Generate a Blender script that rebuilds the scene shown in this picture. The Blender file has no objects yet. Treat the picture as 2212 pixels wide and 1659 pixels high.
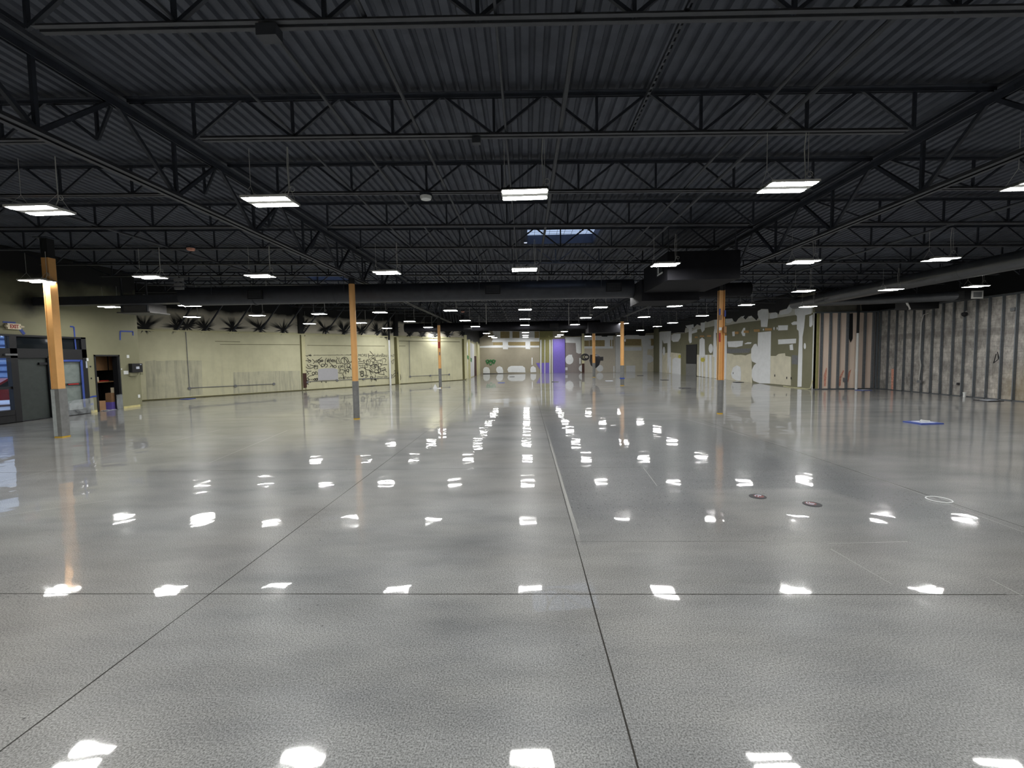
import bpy, math, random
from mathutils import Matrix, Vector
random.seed(7)
D={'boxes': [(2.07, 0.516), (4.237, 0.513), (6.278, 0.515), (8.272, 0.512), (10.234, 0.53), (12.157, 0.526), (14.334, 0.524), (16.011, 0.537), (17.921, 0.524), (19.85, 0.54)],
 'conduits': [[(2.061, 3.551), (2.072, 0.552)], [(2.071, 0.534), (4.238, 0.523), (6.278, 0.515)], [(8.228, 0.551), (10.235, 0.545), (12.158, 0.546), (14.333, 0.514)], [(16.025, 3.297), (16.012, 0.565)],
              [(16.012, 0.548), (17.922, 0.547), (19.85, 0.54)]],
 'cream': {'block': [[(8.995, 1.318), (9.41, 1.365), (10.072, 1.356), (10.322, 1.266), (10.326, 0.584), (8.973, 0.589)]],
           'brown': [[(7.993, 1.1), (8.232, 1.091), (8.213, 0.181), (8.004, 0.168)]],
           'joint': [[(7.941, 3.633), (8.028, 3.635), (7.978, 0.063), (7.911, 0.051)], [(14.715, 4.16), (14.975, 4.169), (15.008, -0.009), (14.714, -0.02)], [(21.355, 3.601), (21.592, 3.606), (21.577, 0.089), (21.345, 0.037)],
                     [(8.231, 3.512), (8.276, 3.513), (8.183, 0.052), (8.152, 0.054)]],
           'lines': [[(3.373, 3.053), (4.603, 3.043), (4.602, 3.019), (3.372, 3.029)], [(3.604, 2.884), (7.909, 2.908), (7.907, 2.881), (3.603, 2.861)], [(8.375, 2.88), (13.94, 2.867), (13.939, 2.835), (8.374, 2.852)],
                     [(15.064, 2.886), (15.699, 2.891), (15.698, 2.858), (15.062, 2.853)], [(15.078, 3.265), (21.119, 3.29), (21.118, 3.247), (15.076, 3.227)]],
           'stain': [[(0.312, 1.982), (0.697, 2.039), (0.796, 1.995), (1.738, 2.022), (2.699, 1.984), (2.653, 0.135), (0.299, 0.023)],
                     [(4.182, 1.292), (5.039, 1.285), (5.757, 1.309), (7.835, 1.254), (7.895, 0.042), (4.124, 0.075)]],
           'whitestrip': [[(8.013, 3.425), (8.251, 3.43), (8.19, 1.092), (7.993, 1.1)], [(21.584, 3.854), (21.872, 3.861), (21.802, 0.141), (21.577, 0.089)], [(14.94, 3.549), (15.096, 3.552), (15.136, 0.038), (15.009, 0.018)]]},
 'creampipe': [(14.208, 3.293), (14.205, 0.009)],
 'far': {'base': [[(-4.99, 0.07), (2.34, -0.04), (2.34, -0.14), (-4.99, -0.03)]],
         'black': [[(11.25, 5.78), (11.25, 4.09), (11.54, 4.21), (12.94, 4.18), (13.02, 4.1), (13.64, 4.09), (13.76, 4.38), (14.5, 4.4), (15.24, 4.56), (15.23, 5.71)],
                   [(4.49, 5.16), (4.48, 4.25), (5.4, 4.15), (6.81, 4.21), (8.72, 4.18), (8.76, 4.08), (9.38, 4.07), (9.42, 4.16), (10.33, 4.19), (10.33, 5.06)],
                   [(-5.64, 5.35), (-5.67, 3.85), (-4.64, 4.58), (-4.13, 4.95), (3.23, 4.81), (4.56, 4.79), (4.56, 5.16)]],
         'brown': [[(-2.87, 4.88), (-1.82, 4.86), (-1.84, 4.1), (-2.89, 4.12)], [(-3.74, 3.62), (-2.64, 3.6), (-2.65, 3.29), (-3.74, 3.31)], [(-2.0, 3.62), (-1.88, 3.61), (-1.88, 3.28), (-2.0, 3.28)],
                   [(-1.87, 3.66), (-0.03, 3.62), (-0.04, 3.21), (-1.88, 3.24)], [(0.56, 3.65), (1.6, 3.64), (1.59, 3.18), (0.55, 3.2)], [(-1.48, 4.86), (-0.68, 4.84), (-0.69, 4.09), (-1.49, 4.11)],
                   [(1.07, 4.81), (1.59, 4.8), (1.58, 4.05), (1.06, 4.06)], [(6.68, 3.67), (7.3, 3.66), (7.3, 3.0), (6.68, 3.01)], [(7.35, 3.7), (9.09, 3.67), (9.08, 2.97), (7.34, 3.0)],
                   [(9.71, 3.7), (9.83, 3.7), (9.83, 2.95), (9.7, 2.96)], [(9.95, 3.7), (10.08, 3.7), (10.08, 2.95), (9.95, 2.95)], [(11.37, 3.76), (13.22, 3.72), (13.23, 2.98), (11.37, 3.01)],
                   [(14.34, 3.75), (15.2, 3.73), (15.2, 2.95), (14.34, 2.96)]],
         'green': [[(-3.46, 1.42), (-3.53, 1.27), (-3.7, 1.16), (-3.94, 1.1), (-4.21, 1.1), (-4.46, 1.17), (-4.62, 1.29), (-4.68, 1.44), (-4.62, 1.58), (-4.45, 1.7), (-4.2, 1.76), (-3.93, 1.75), (-3.69, 1.69), (-3.52, 1.57)]],
         'jut': [[(10.29, 4.07), (10.86, 4.06), (10.84, -0.12), (10.29, -0.11)]],
         'light': [[(6.66, 4.21), (10.29, 4.15), (10.28, -0.11), (6.63, -0.06)]],
         'lit': [[(11.21, 4.13), (15.24, 4.06), (15.26, -0.19), (11.2, -0.13)]],
         'olive': [[(1.64, 4.84), (3.16, 4.82), (3.11, -0.05), (1.58, -0.03)]],
         'post': [[(6.42, 4.13), (6.64, 4.13), (6.62, -0.04), (6.39, -0.04)]],
         'postlow': [[(6.4, 0.97), (6.62, 0.97), (6.62, -0.04), (6.39, -0.04)]],
         'purple': [[(1.19, 1.18), (2.74, 1.19), (2.73, -0.02), (1.89, -0.01)]],
         'purplepanel': [[(3.2, 3.9), (4.52, 3.88), (4.51, -0.11), (3.17, -0.09)]],
         'taupe': [[(4.55, 3.75), (5.77, 3.73), (6.38, 2.14), (6.32, -0.1), (4.53, -0.07)]],
         'white': [[(-5.68, 3.22), (-2.65, 3.33), (-0.81, 3.3), (-0.81, 3.01), (-5.68, 3.05)], [(-1.88, 3.28), (1.59, 3.18), (1.59, 2.97), (-1.88, 3.03)], [(-2.64, 3.67), (-2.01, 3.66), (-2.03, 2.82), (-2.61, 2.83)],
                   [(-0.01, 3.71), (0.54, 3.74), (0.54, 2.78), (-0.0, 2.83)], [(-3.79, 4.94), (-0.79, 4.89), (-0.8, 3.64), (-3.9, 3.69), (-3.64, 4.4)], [(-1.85, 4.91), (1.62, 4.84), (1.6, 3.6), (-1.87, 3.66)],
                   [(-4.97, 0.05), (-4.96, 0.56), (-4.8, 0.77), (-4.55, 0.82), (-4.3, 0.72), (-4.18, 0.42), (-4.18, 0.04)],
                   [(-3.46, 0.54), (-3.32, 0.79), (-3.03, 0.88), (-2.74, 0.73), (-2.62, 0.35), (-2.65, 0.06), (-3.25, 0.07), (-3.42, 0.28)],
                   [(-2.15, 0.47), (-2.02, 0.75), (-1.68, 0.89), (-0.38, 0.87), (-0.09, 0.65), (-0.05, 0.1), (-2.03, 0.15)], [(0.51, 0.43), (0.6, 0.72), (0.85, 0.85), (1.14, 0.63), (1.2, 0.13), (0.55, 0.1)],
                   [(4.57, 4.08), (6.35, 4.09), (6.38, 2.22), (6.13, 2.16), (5.84, 2.31), (5.77, 3.4), (4.56, 3.46)],
                   [(5.5, 1.49), (5.47, 1.3), (5.39, 1.14), (5.26, 1.03), (5.1, 0.96), (4.94, 0.97), (4.78, 1.03), (4.66, 1.15), (4.58, 1.32), (4.55, 1.5), (4.58, 1.68), (4.67, 1.84), (4.79, 1.96), (4.95, 2.02), (5.11, 2.02),
                    (5.27, 1.95), (5.39, 1.83), (5.47, 1.67)],
                   [(4.92, 2.08), (5.36, 2.07), (5.36, 1.82), (4.92, 1.83)], [(4.52, 0.62), (4.81, 0.62), (4.81, 0.28), (4.51, 0.29)], [(6.65, 2.93), (10.04, 2.87), (10.03, 2.7), (6.65, 2.76)],
                   [(6.66, 4.21), (10.04, 4.15), (10.04, 2.87), (6.65, 2.93)],
                   [(6.77, 0.46), (6.74, 0.3), (6.64, 0.17), (6.51, 0.1), (6.36, 0.1), (6.23, 0.18), (6.13, 0.31), (6.1, 0.47), (6.14, 0.63), (6.23, 0.76), (6.36, 0.83), (6.51, 0.83), (6.65, 0.76), (6.74, 0.63)],
                   [(8.91, 0.44), (8.88, 0.31), (8.82, 0.19), (8.71, 0.11), (8.58, 0.06), (8.45, 0.06), (8.32, 0.11), (8.22, 0.2), (8.15, 0.32), (8.13, 0.46), (8.15, 0.59), (8.22, 0.71), (8.32, 0.79), (8.45, 0.84), (8.59, 0.84),
                    (8.71, 0.79), (8.82, 0.7), (8.89, 0.58)],
                   [(6.17, 1.68), (6.34, 1.68), (6.33, 1.01), (6.17, 1.01)], [(10.07, 0.7), (10.2, 0.7), (10.19, 0.03), (10.07, 0.03)], [(11.25, 2.85), (13.31, 2.81), (13.31, 2.4), (11.25, 2.43)],
                   [(13.27, 3.68), (13.68, 4.09), (14.34, 3.5), (14.75, 3.41), (14.83, 2.91), (14.5, 2.54), (13.97, 2.55), (13.93, 1.93), (14.42, 1.84), (14.67, 1.5), (14.59, 1.17), (14.26, 1.01), (13.97, 1.02), (13.95, -0.07),
                    (13.4, -0.06), (13.43, 2.44)],
                   [(11.53, 0.72), (12.57, 0.71), (12.57, -0.13), (11.53, -0.11)], [(11.25, 4.21), (15.24, 4.14), (15.24, 3.69), (11.25, 3.76)], [(0.68, 1.81), (0.8, 1.81), (0.79, 0.97), (0.67, 0.98)]],
         'whiteframe': [[(1.69, 3.84), (1.86, 3.84), (1.81, -0.05), (1.64, -0.05)], [(2.75, 3.83), (2.91, 3.82), (2.87, -0.07), (2.7, -0.06)], [(3.02, 3.86), (3.15, 3.86), (3.11, -0.07), (2.98, -0.07)],
                        [(2.19, 3.83), (2.29, 3.83), (2.24, -0.06), (2.14, -0.06)]]},
 'fareast': {'door': [[(45.24, 1.99), (46.79, 2.07), (46.42, 0.08), (45.06, 0.06)]],
             'green': [[(39.3, 2.19), (43.08, 1.83), (42.86, 1.45), (39.25, 1.92)]],
             'white': [[(39.47, 3.25), (40.28, 3.31), (39.6, 0.08), (38.82, 0.12)], [(41.41, 3.38), (45.31, 3.27), (44.89, 0.07), (40.84, 0.09)]]},
 'fl': [((2.92, 4.24), (2.96, 3.58)), ((3.82, 3.66), (3.8, 3.4)), ((5.26, 7.0), (5.14, 4.62)), ((4.67, 13.02), (5.26, 8.97)), ((2.98, 4.36), (3.78, 4.4)), ((-6.67, 5.24), (-5.82, 5.86)), ((-6.0, 8.01), (-6.54, 11.71)),
        ((1.96, 7.4), (1.88, 6.34))],
 'green': {'dot': [(17.9, 1.69), (17.95, 1.64)],
           'exit': [(13.9, 3.26), (14.28, 3.29), (14.26, 3.1), (13.88, 3.09)],
           'frame': [(13.75, 2.91), (16.49, 2.92), (16.49, 0.01), (13.55, 0.17)],
           'hole': [(16.62, 1.8), (16.62, 1.34)],
           'lit': [(13.69, 2.02), (13.94, 2.01), (13.95, 0.44), (13.57, 0.43)],
           'mail': [(18.27, 1.89), (18.78, 1.89), (18.77, 1.51), (18.26, 1.51)],
           'opening': [(16.76, 2.27), (17.88, 2.27), (17.88, 0.02), (16.75, 0.03)],
           'panel': [(14.17, 2.15), (15.07, 2.15), (15.03, 0.03), (14.14, 0.27)],
           'pdoor': [(15.13, 2.05), (16.26, 2.05), (16.23, 0.23), (15.08, 0.24)],
           'plasticR': [(15.68, 0.55), (16.51, 0.59), (16.48, 0.07), (15.68, 0.02)],
           'plate1': [(18.21, 2.26), (18.32, 2.13)],
           'plate2': [(18.01, 1.59), (18.21, 1.44)],
           'plate3': [(18.62, 0.53), (18.72, 0.39)],
           'plate4': [(18.82, 1.5), (18.95, 1.39)],
           'smoke': [(14.68, 4.09)],
           'tape1': [(15.96, 3.31), (16.1, 3.3), (16.12, 2.05)],
           'tape2': [(17.96, 2.88), (17.99, 3.25), (18.59, 3.27), (18.58, 3.1)],
           'tape3': [(14.31, 3.14), (14.44, 2.94)],
           'tape4': [(13.85, 3.31), (14.21, 3.31)],
           'tape5': [(16.42, 0.59), (16.64, 0.63), (16.83, 0.63)],
           'tape6': [(16.46, 0.33), (16.62, 0.34)],
           'transomA': [(14.07, 2.85), (15.12, 2.84), (15.1, 2.46), (14.14, 2.46)],
           'transomB': [(13.75, 2.85), (13.94, 2.85), (13.92, 2.48), (13.72, 2.48)],
           'transomC': [(15.71, 2.86), (16.32, 2.87), (16.3, 2.47), (15.69, 2.46)],
           'wh1': [(16.42, 2.13), (16.48, 2.02)],
           'wh2': [(16.38, 2.01), (16.42, 1.75)]},
 'lights': {0: [(-6.75, 4.07), (-3.47, 4.1), (0.02, 4.1), (3.49, 4.1), (6.71, 4.04)],
            1: [(-12.33, 4.03), (-9.38, 4.06), (-6.58, 4.03), (-3.39, 4.04), (0.0, 4.04), (3.4, 4.08), (6.67, 4.07), (9.86, 4.06)],
            2: [(-15.1, 3.98), (-12.13, 3.96), (-6.51, 3.99), (9.64, 4.03), (12.6, 4.02), (15.42, 4.07)],
            3: [(-15.77, 4.06), (-12.62, 4.07), (-9.65, 4.08), (-6.77, 4.1), (-3.46, 4.12), (-0.0, 4.1), (3.47, 4.13), (6.84, 4.12), (10.07, 4.11), (13.26, 4.08)],
            4: [(-12.51, 4.04), (-9.49, 4.03), (-6.65, 4.06), (-3.44, 4.05), (-0.01, 4.07), (3.44, 4.08), (6.73, 4.06), (9.99, 4.07)],
            5: [(-9.5, 4.04), (-6.65, 4.05), (-3.4, 4.04), (-0.02, 4.07), (3.37, 4.05), (6.65, 4.06), (9.93, 4.04)],
            6: [(-6.79, 4.1), (-3.47, 4.09), (6.95, 4.12), (10.33, 4.13)],
            7: [(-3.49, 4.09), (0.01, 4.1), (3.5, 4.13), (6.88, 4.13), (10.24, 4.12)],
            8: [(-3.45, 4.06), (0.01, 4.09), (3.5, 4.07), (6.28, 3.89), (9.51, 3.89)],
            9: [(-3.47, 4.13), (0.01, 4.12), (3.62, 4.11)]},
 'mats': [(-1.35, 42.47), (-1.84, 32.69), (2.17, 32.89), (6.22, 33.07), (10.52, 40.83), (10.36, 33.24), (8.89, 24.9), (13.96, 29.34), (-11.09, 31.03), (-17.6, 22.24)],
 'patched': {'band': [[(32.89, 3.95), (30.55, 3.98), (28.15, 3.94), (27.0, 3.94), (24.55, 3.93), (23.05, 3.9), (23.06, 4.34), (25.07, 4.58), (27.99, 4.65), (32.91, 4.7)],
                      [(41.08, 3.86), (38.18, 3.98), (34.2, 4.07), (34.21, 4.54), (39.17, 4.58), (41.1, 4.39)], [(49.04, 4.41), (44.93, 4.25), (41.28, 4.27), (41.27, 3.87), (44.92, 4.0), (48.25, 3.94)]],
             'beige': [[(32.58, 1.92), (31.73, 1.87), (31.38, 1.79), (30.48, 1.81), (29.84, 1.76), (29.53, 1.83), (29.08, 1.9), (28.92, -0.02), (32.78, 0.0)],
                       [(26.84, 1.72), (26.26, 1.72), (26.03, 1.83), (25.64, 1.86), (25.37, 1.87), (25.33, 1.72), (24.81, 1.67), (24.76, 0.08), (26.86, 0.06)],
                       [(39.79, 1.86), (34.14, 1.83), (34.09, 0.0), (40.19, 0.07), (40.12, 1.08)], [(47.77, 2.06), (44.89, 2.11), (42.09, 1.98), (42.05, -0.01), (47.74, -0.04)]],
             'black': [[(32.95, 6.01), (32.91, 4.45), (31.81, 4.38), (31.56, 4.14), (31.22, 4.09), (30.94, 4.28), (30.45, 4.42), (29.91, 4.14), (29.51, 4.33), (29.11, 4.3), (28.52, 3.97), (28.25, 4.17), (27.99, 4.63),
                        (27.19, 4.54), (27.1, 4.3), (26.35, 4.27), (26.11, 4.11), (25.96, 4.32), (25.28, 4.36), (25.07, 4.57), (24.77, 4.35), (24.08, 4.27), (24.09, 4.37), (23.09, 4.34), (23.11, 4.69)],
                       [(34.24, 5.36), (34.21, 4.51), (34.86, 4.54), (36.09, 4.46), (36.45, 4.55), (37.48, 4.27), (38.19, 4.44), (39.16, 4.14), (40.91, 4.32), (41.18, 3.9), (43.02, 4.0), (44.92, 4.0), (45.15, 4.27), (48.26, 4.45),
                        (49.04, 4.29), (49.05, 5.56), (42.85, 5.75)]],
             'smudge': [[(24.72, 1.76), (24.19, 1.74), (24.17, 1.25), (24.71, 1.27)], [(32.57, 2.25), (29.14, 2.21), (29.38, 1.93), (32.46, 1.93)]],
             'tan': [[(31.37, 3.42), (30.8, 3.39), (30.8, 3.23), (31.36, 3.26)], [(30.1, 3.43), (29.43, 3.39), (29.42, 3.23), (30.1, 3.27)], [(28.79, 3.42), (28.08, 3.38), (28.08, 3.23), (28.78, 3.27)],
                     [(27.47, 3.41), (26.71, 3.36), (26.71, 3.23), (27.47, 3.27)], [(38.65, 3.42), (38.0, 3.39), (38.0, 3.27), (38.64, 3.3)], [(37.54, 3.45), (36.64, 3.4), (36.63, 3.3), (37.54, 3.34)],
                     [(36.06, 3.42), (35.3, 3.38), (35.29, 3.24), (36.06, 3.27)], [(32.94, 3.4), (32.59, 3.38), (32.58, 3.24), (32.93, 3.25)]],
             'white': [[(28.37, 4.55), (27.99, 4.6), (27.19, 4.52), (27.13, 4.16), (27.24, 3.47), (27.95, 3.52), (28.01, 3.96), (28.24, 4.07), (28.39, 4.33)],
                       [(27.01, 4.2), (26.76, 4.27), (26.19, 4.21), (26.18, 3.94), (26.75, 3.92), (26.98, 3.94)],
                       [(25.96, 4.28), (25.28, 4.34), (25.06, 4.53), (24.81, 4.33), (24.84, 4.16), (25.12, 4.06), (25.79, 4.06), (25.99, 4.1)],
                       [(24.56, 4.28), (24.08, 4.35), (23.12, 4.31), (23.14, 3.87), (23.64, 3.84), (23.71, 3.19), (23.82, 2.7), (23.79, 1.71), (23.8, 0.08), (24.16, 0.05), (24.15, 1.72), (24.12, 2.72), (24.17, 3.05),
                        (24.32, 3.15), (24.34, 3.86), (24.51, 3.96)],
                       [(24.85, 3.52), (24.6, 3.59), (24.34, 3.57), (24.33, 3.4), (24.74, 3.41)], [(23.3, 3.76), (23.04, 3.82), (23.02, 3.3), (23.14, 3.19), (23.28, 3.22)],
                       [(26.1, 3.48), (25.13, 3.43), (25.16, 3.16), (26.09, 3.19)], [(26.07, 2.67), (24.36, 2.65), (24.38, 2.4), (26.05, 2.39)], [(24.95, 2.32), (24.66, 2.36), (24.6, 2.04), (24.9, 2.04)],
                       [(23.52, 2.22), (23.52, 2.15), (23.55, 2.1), (23.58, 2.07), (23.62, 2.07), (23.66, 2.1), (23.69, 2.16), (23.7, 2.23), (23.69, 2.3), (23.67, 2.36), (23.64, 2.39), (23.59, 2.38), (23.56, 2.35), (23.53, 2.29)],
                       [(28.29, 3.2), (26.82, 3.19), (26.82, 0.06), (28.01, 0.01), (28.77, 0.12), (28.98, 0.41), (28.97, 0.82), (28.71, 1.13), (28.43, 1.25), (28.96, 1.37), (29.1, 1.63), (29.09, 2.18), (28.76, 2.48),
                        (28.47, 2.49), (28.32, 2.27)],
                       [(32.51, 2.78), (30.19, 2.75), (30.26, 2.41), (31.16, 2.33), (32.35, 2.38)], [(30.02, 2.54), (29.56, 2.63), (29.07, 2.61), (29.15, 2.51), (29.86, 2.51)],
                       [(31.86, 0.45), (31.58, 0.9), (31.01, 1.08), (30.51, 0.98), (30.39, 0.67), (30.42, 0.05), (31.09, 0.02), (31.68, 0.18)], [(31.78, 3.44), (31.4, 3.45), (31.39, 3.12), (31.71, 3.12)],
                       [(30.47, 3.32), (30.16, 3.61), (29.93, 3.6), (29.93, 3.05), (30.25, 3.07)], [(33.0, 3.23), (32.59, 3.21), (32.56, 1.96), (32.65, 0.02), (32.97, 0.0)],
                       [(27.6, 3.34), (27.62, 3.3), (27.67, 3.28), (27.72, 3.3), (27.74, 3.34), (27.72, 3.38), (27.67, 3.4), (27.62, 3.38)],
                       [(26.43, 3.32), (26.45, 3.25), (26.5, 3.23), (26.55, 3.26), (26.58, 3.33), (26.56, 3.4), (26.51, 3.43), (26.45, 3.4)],
                       [(26.13, 3.31), (26.14, 3.26), (26.19, 3.24), (26.23, 3.26), (26.25, 3.32), (26.24, 3.38), (26.19, 3.4), (26.15, 3.37)],
                       [(32.84, 4.44), (31.81, 4.38), (31.68, 4.26), (32.03, 4.1), (32.52, 4.08), (32.84, 4.19)], [(30.4, 4.39), (30.03, 4.41), (30.23, 4.27), (30.39, 4.29)],
                       [(29.51, 4.26), (29.16, 4.33), (29.01, 4.21), (29.4, 4.17)],
                       [(48.77, 4.36), (44.93, 4.25), (45.02, 3.2), (44.96, 2.18), (45.99, 0.02), (46.0, 3.09), (47.24, 3.09), (47.74, 3.53), (47.74, -0.04), (48.71, 0.0)],
                       [(44.81, 3.85), (44.06, 3.95), (42.13, 3.85), (42.21, 3.45), (42.8, 3.13), (44.26, 3.14), (44.8, 3.34)], [(44.44, 1.45), (43.59, 1.6), (42.08, 1.5), (42.05, -0.01), (44.52, 0.0)],
                       [(46.76, 2.28), (46.8, 2.08), (46.9, 1.92), (47.06, 1.83), (47.23, 1.83), (47.39, 1.92), (47.5, 2.09), (47.55, 2.29), (47.51, 2.49), (47.4, 2.65), (47.25, 2.73), (47.07, 2.73), (46.92, 2.64), (46.81, 2.48)],
                       [(40.1, 4.2), (39.33, 4.21), (39.38, 2.94), (39.81, 2.86), (40.08, 3.16)], [(39.41, 3.9), (38.18, 4.08), (38.17, 3.77), (39.32, 3.7)],
                       [(37.41, 4.51), (36.52, 4.47), (36.58, 3.86), (37.09, 3.68), (37.4, 4.03)], [(37.61, 3.13), (37.08, 3.26), (36.56, 3.09), (36.45, 1.7), (37.65, 1.67)],
                       [(34.93, 2.32), (34.97, 2.16), (35.08, 2.03), (35.24, 1.96), (35.42, 1.96), (35.59, 2.04), (35.71, 2.17), (35.75, 2.33), (35.71, 2.5), (35.6, 2.62), (35.44, 2.69), (35.26, 2.69), (35.09, 2.61),
                        (34.98, 2.48)],
                       [(34.73, 4.52), (34.21, 4.48), (34.18, 3.49), (34.44, 3.5), (34.13, 1.67), (34.91, 1.67), (34.83, 3.53), (34.71, 3.85)], [(40.91, 4.51), (39.0, 4.5), (38.91, 4.19), (40.37, 4.22)],
                       [(39.53, 1.83), (39.1, 1.83), (39.06, 0.08), (39.49, 0.06)], [(38.61, 1.82), (38.25, 1.82), (38.21, 0.04), (38.57, 0.02)], [(37.73, 1.67), (37.37, 1.67), (37.33, 0.03), (37.69, 0.01)],
                       [(37.11, 1.67), (36.81, 1.67), (36.77, 0.02), (37.07, 0.01)], [(36.38, 1.82), (35.95, 1.81), (35.9, 0.02), (36.33, 0.0)], [(35.6, 1.81), (35.16, 1.81), (35.11, 0.01), (35.55, -0.01)],
                       [(40.21, 1.08), (39.69, 1.28), (39.66, 0.09), (40.19, 0.1)], [(34.65, 1.67), (34.26, 1.67), (34.21, 0.03), (34.6, 0.01)], [(45.56, 1.67), (44.88, 1.67), (44.86, 0.06), (45.53, 0.04)]],
             'yellow': [[(38.44, 1.42), (38.48, 1.31), (38.6, 1.22), (38.79, 1.17), (38.99, 1.17), (39.18, 1.21), (39.32, 1.3), (39.37, 1.41), (39.32, 1.52), (39.19, 1.61), (39.0, 1.66), (38.8, 1.66), (38.61, 1.61),
                         (38.48, 1.53)],
                        [(36.44, 1.43), (36.48, 1.35), (36.6, 1.29), (36.78, 1.25), (36.98, 1.25), (37.16, 1.28), (37.29, 1.35), (37.33, 1.43), (37.29, 1.5), (37.17, 1.57), (36.99, 1.6), (36.79, 1.6), (36.61, 1.57),
                         (36.49, 1.51)],
                        [(42.02, 1.7), (42.06, 1.63), (42.15, 1.57), (42.29, 1.54), (42.45, 1.54), (42.6, 1.57), (42.7, 1.63), (42.73, 1.7), (42.7, 1.78), (42.6, 1.84), (42.46, 1.87), (42.3, 1.87), (42.16, 1.84), (42.06, 1.78)]]},
 'pink': {'blackp': [(16.61, 3.85), (16.73, 3.84), (16.72, 2.8), (16.62, 2.81)],
          'blackv': [(16.32, 3.81), (16.53, 3.83), (16.55, 2.55), (16.46, 2.36), (16.37, 2.55)],
          'jb': [(16.14, 0.58), (16.26, 0.37)],
          'pipe': [(16.65, 2.82), (16.64, -0.03)],
          'pipew': [(16.61, 2.08), (16.73, 2.07)],
          'red': [(15.18, 0.71), (15.29, 1.11), (15.33, 1.07), (15.3, 0.15), (15.2, 0.15)],
          'red2': [(15.94, 0.14), (15.97, 0.62), (16.13, 0.97), (16.19, 0.93), (16.05, 0.54), (16.04, 0.18)],
          'red3': [(16.32, 0.37), (16.42, 0.89), (16.54, 1.01), (16.4, 0.33)]},
 'spray': [(0.363, 3.581), (1.68, 3.692), (2.133, 3.731), (2.937, 3.692), (4.256, 3.692), (5.643, 3.739), (6.949, 3.706), (8.153, 3.966), (9.538, 3.829), (10.825, 3.749), (12.094, 3.762), (13.331, 3.824), (13.998, 3.607),
           (16.084, 3.658), (17.19, 3.685), (18.532, 3.717), (19.876, 3.75), (14.769, 3.947), (21.461, 3.851)],
 'strokes': [[(8.263, 2.22), (8.346, 2.161), (8.398, 2.239), (8.63, 2.217)], [(8.474, 2.219), (8.555, 2.296), (8.589, 2.178), (8.473, 2.199)], [(8.351, 2.043), (8.47, 1.895), (8.594, 1.853), (8.442, 1.915)],
             [(8.229, 1.889), (8.402, 1.886), (8.52, 1.943), (8.575, 1.863), (8.474, 1.767), (8.38, 1.828)], [(8.658, 1.98), (8.808, 1.82), (8.911, 1.897), (8.945, 1.777), (8.787, 1.78), (8.704, 1.683)],
             [(9.582, 2.048), (9.492, 1.868), (9.504, 1.666)], [(9.618, 1.926), (9.631, 1.764), (9.717, 1.843), (9.703, 2.006)], [(9.849, 2.024), (9.775, 1.741), (9.655, 1.845)], [(9.795, 1.72), (10.036, 1.49)],
             [(9.928, 1.921), (10.096, 1.919), (10.111, 1.775), (9.923, 1.799), (9.928, 1.921)], [(10.159, 1.918), (10.173, 1.753), (10.258, 1.752), (10.264, 1.916), (10.274, 1.628)],
             [(10.441, 2.058), (10.41, 1.831), (10.574, 1.642), (10.297, 1.689)], [(10.675, 1.993), (10.807, 2.033), (10.815, 1.699)], [(10.807, 2.033), (10.954, 1.885), (10.992, 1.738)],
             [(11.106, 1.84), (11.211, 1.691), (11.305, 1.816), (11.3, 1.689)], [(11.1, 1.693), (11.249, 1.543)], [(8.314, 1.653), (8.404, 1.493), (8.519, 1.471)], [(8.487, 1.629), (8.737, 1.544), (9.012, 1.477), (8.754, 1.484)],
             [(8.231, 1.498), (8.342, 1.397), (8.495, 1.373), (8.734, 1.465)], [(8.759, 1.583), (8.995, 1.557), (8.967, 1.359), (8.768, 1.345), (8.759, 1.583)], [(9.279, 2.092), (9.154, 1.993), (9.031, 1.935)],
             [(9.176, 1.573), (9.251, 1.45), (9.416, 1.506), (9.484, 1.666)], [(9.463, 1.646), (9.606, 1.643), (9.642, 1.521), (9.494, 1.423)], [(9.803, 1.435), (9.87, 1.535), (9.974, 1.512), (9.99, 1.409)],
             [(10.37, 1.378), (10.52, 1.374), (10.569, 1.518), (10.396, 1.501), (10.369, 1.357)], [(10.567, 1.476), (10.7, 1.556), (10.716, 1.41), (10.565, 1.435)], [(10.58, 1.268), (11.098, 1.094)],
             [(11.105, 1.273), (11.05, 1.001)], [(10.856, 1.636), (10.803, 1.407), (10.861, 1.239)], [(10.933, 1.383), (11.197, 1.354), (11.158, 1.482)], [(11.177, 1.397), (11.281, 1.225)],
             [(8.221, 1.283), (8.314, 1.202), (8.566, 1.213)], [(8.274, 1.164), (8.404, 1.061), (8.284, 0.967)], [(8.317, 0.829), (8.476, 0.92), (8.712, 0.95)],
             [(8.819, 1.164), (8.937, 1.14), (8.95, 0.98), (8.813, 1.005), (8.819, 1.164)], [(10.388, 1.295), (10.516, 1.291), (10.489, 1.147), (10.382, 1.171)], [(10.335, 1.049), (10.699, 0.994), (10.794, 1.199)],
             [(10.836, 1.156), (10.892, 0.923)], [(10.585, 0.873), (10.674, 0.932), (10.731, 0.721), (10.725, 0.575)], [(8.229, 0.577), (8.342, 0.513), (8.244, 0.478), (8.383, 0.57)], [(8.459, 0.546), (8.456, 0.467)],
             [(9.192, 0.528), (9.197, 0.427)], [(9.414, 0.496), (9.502, 0.411), (9.506, 0.512)], [(8.261, 0.438), (8.354, 0.354)], [(9.025, 1.776), (9.138, 1.614)], [(10.272, 2.101), (10.332, 1.997), (10.24, 1.834)],
             [(12.625, 2.315), (12.625, 2.01)], [(12.619, 2.163), (13.028, 2.181)], [(12.728, 2.488), (13.028, 2.181), (12.756, 1.987)], [(11.842, 1.977), (12.003, 1.975), (11.951, 1.826), (11.842, 1.977)],
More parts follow.
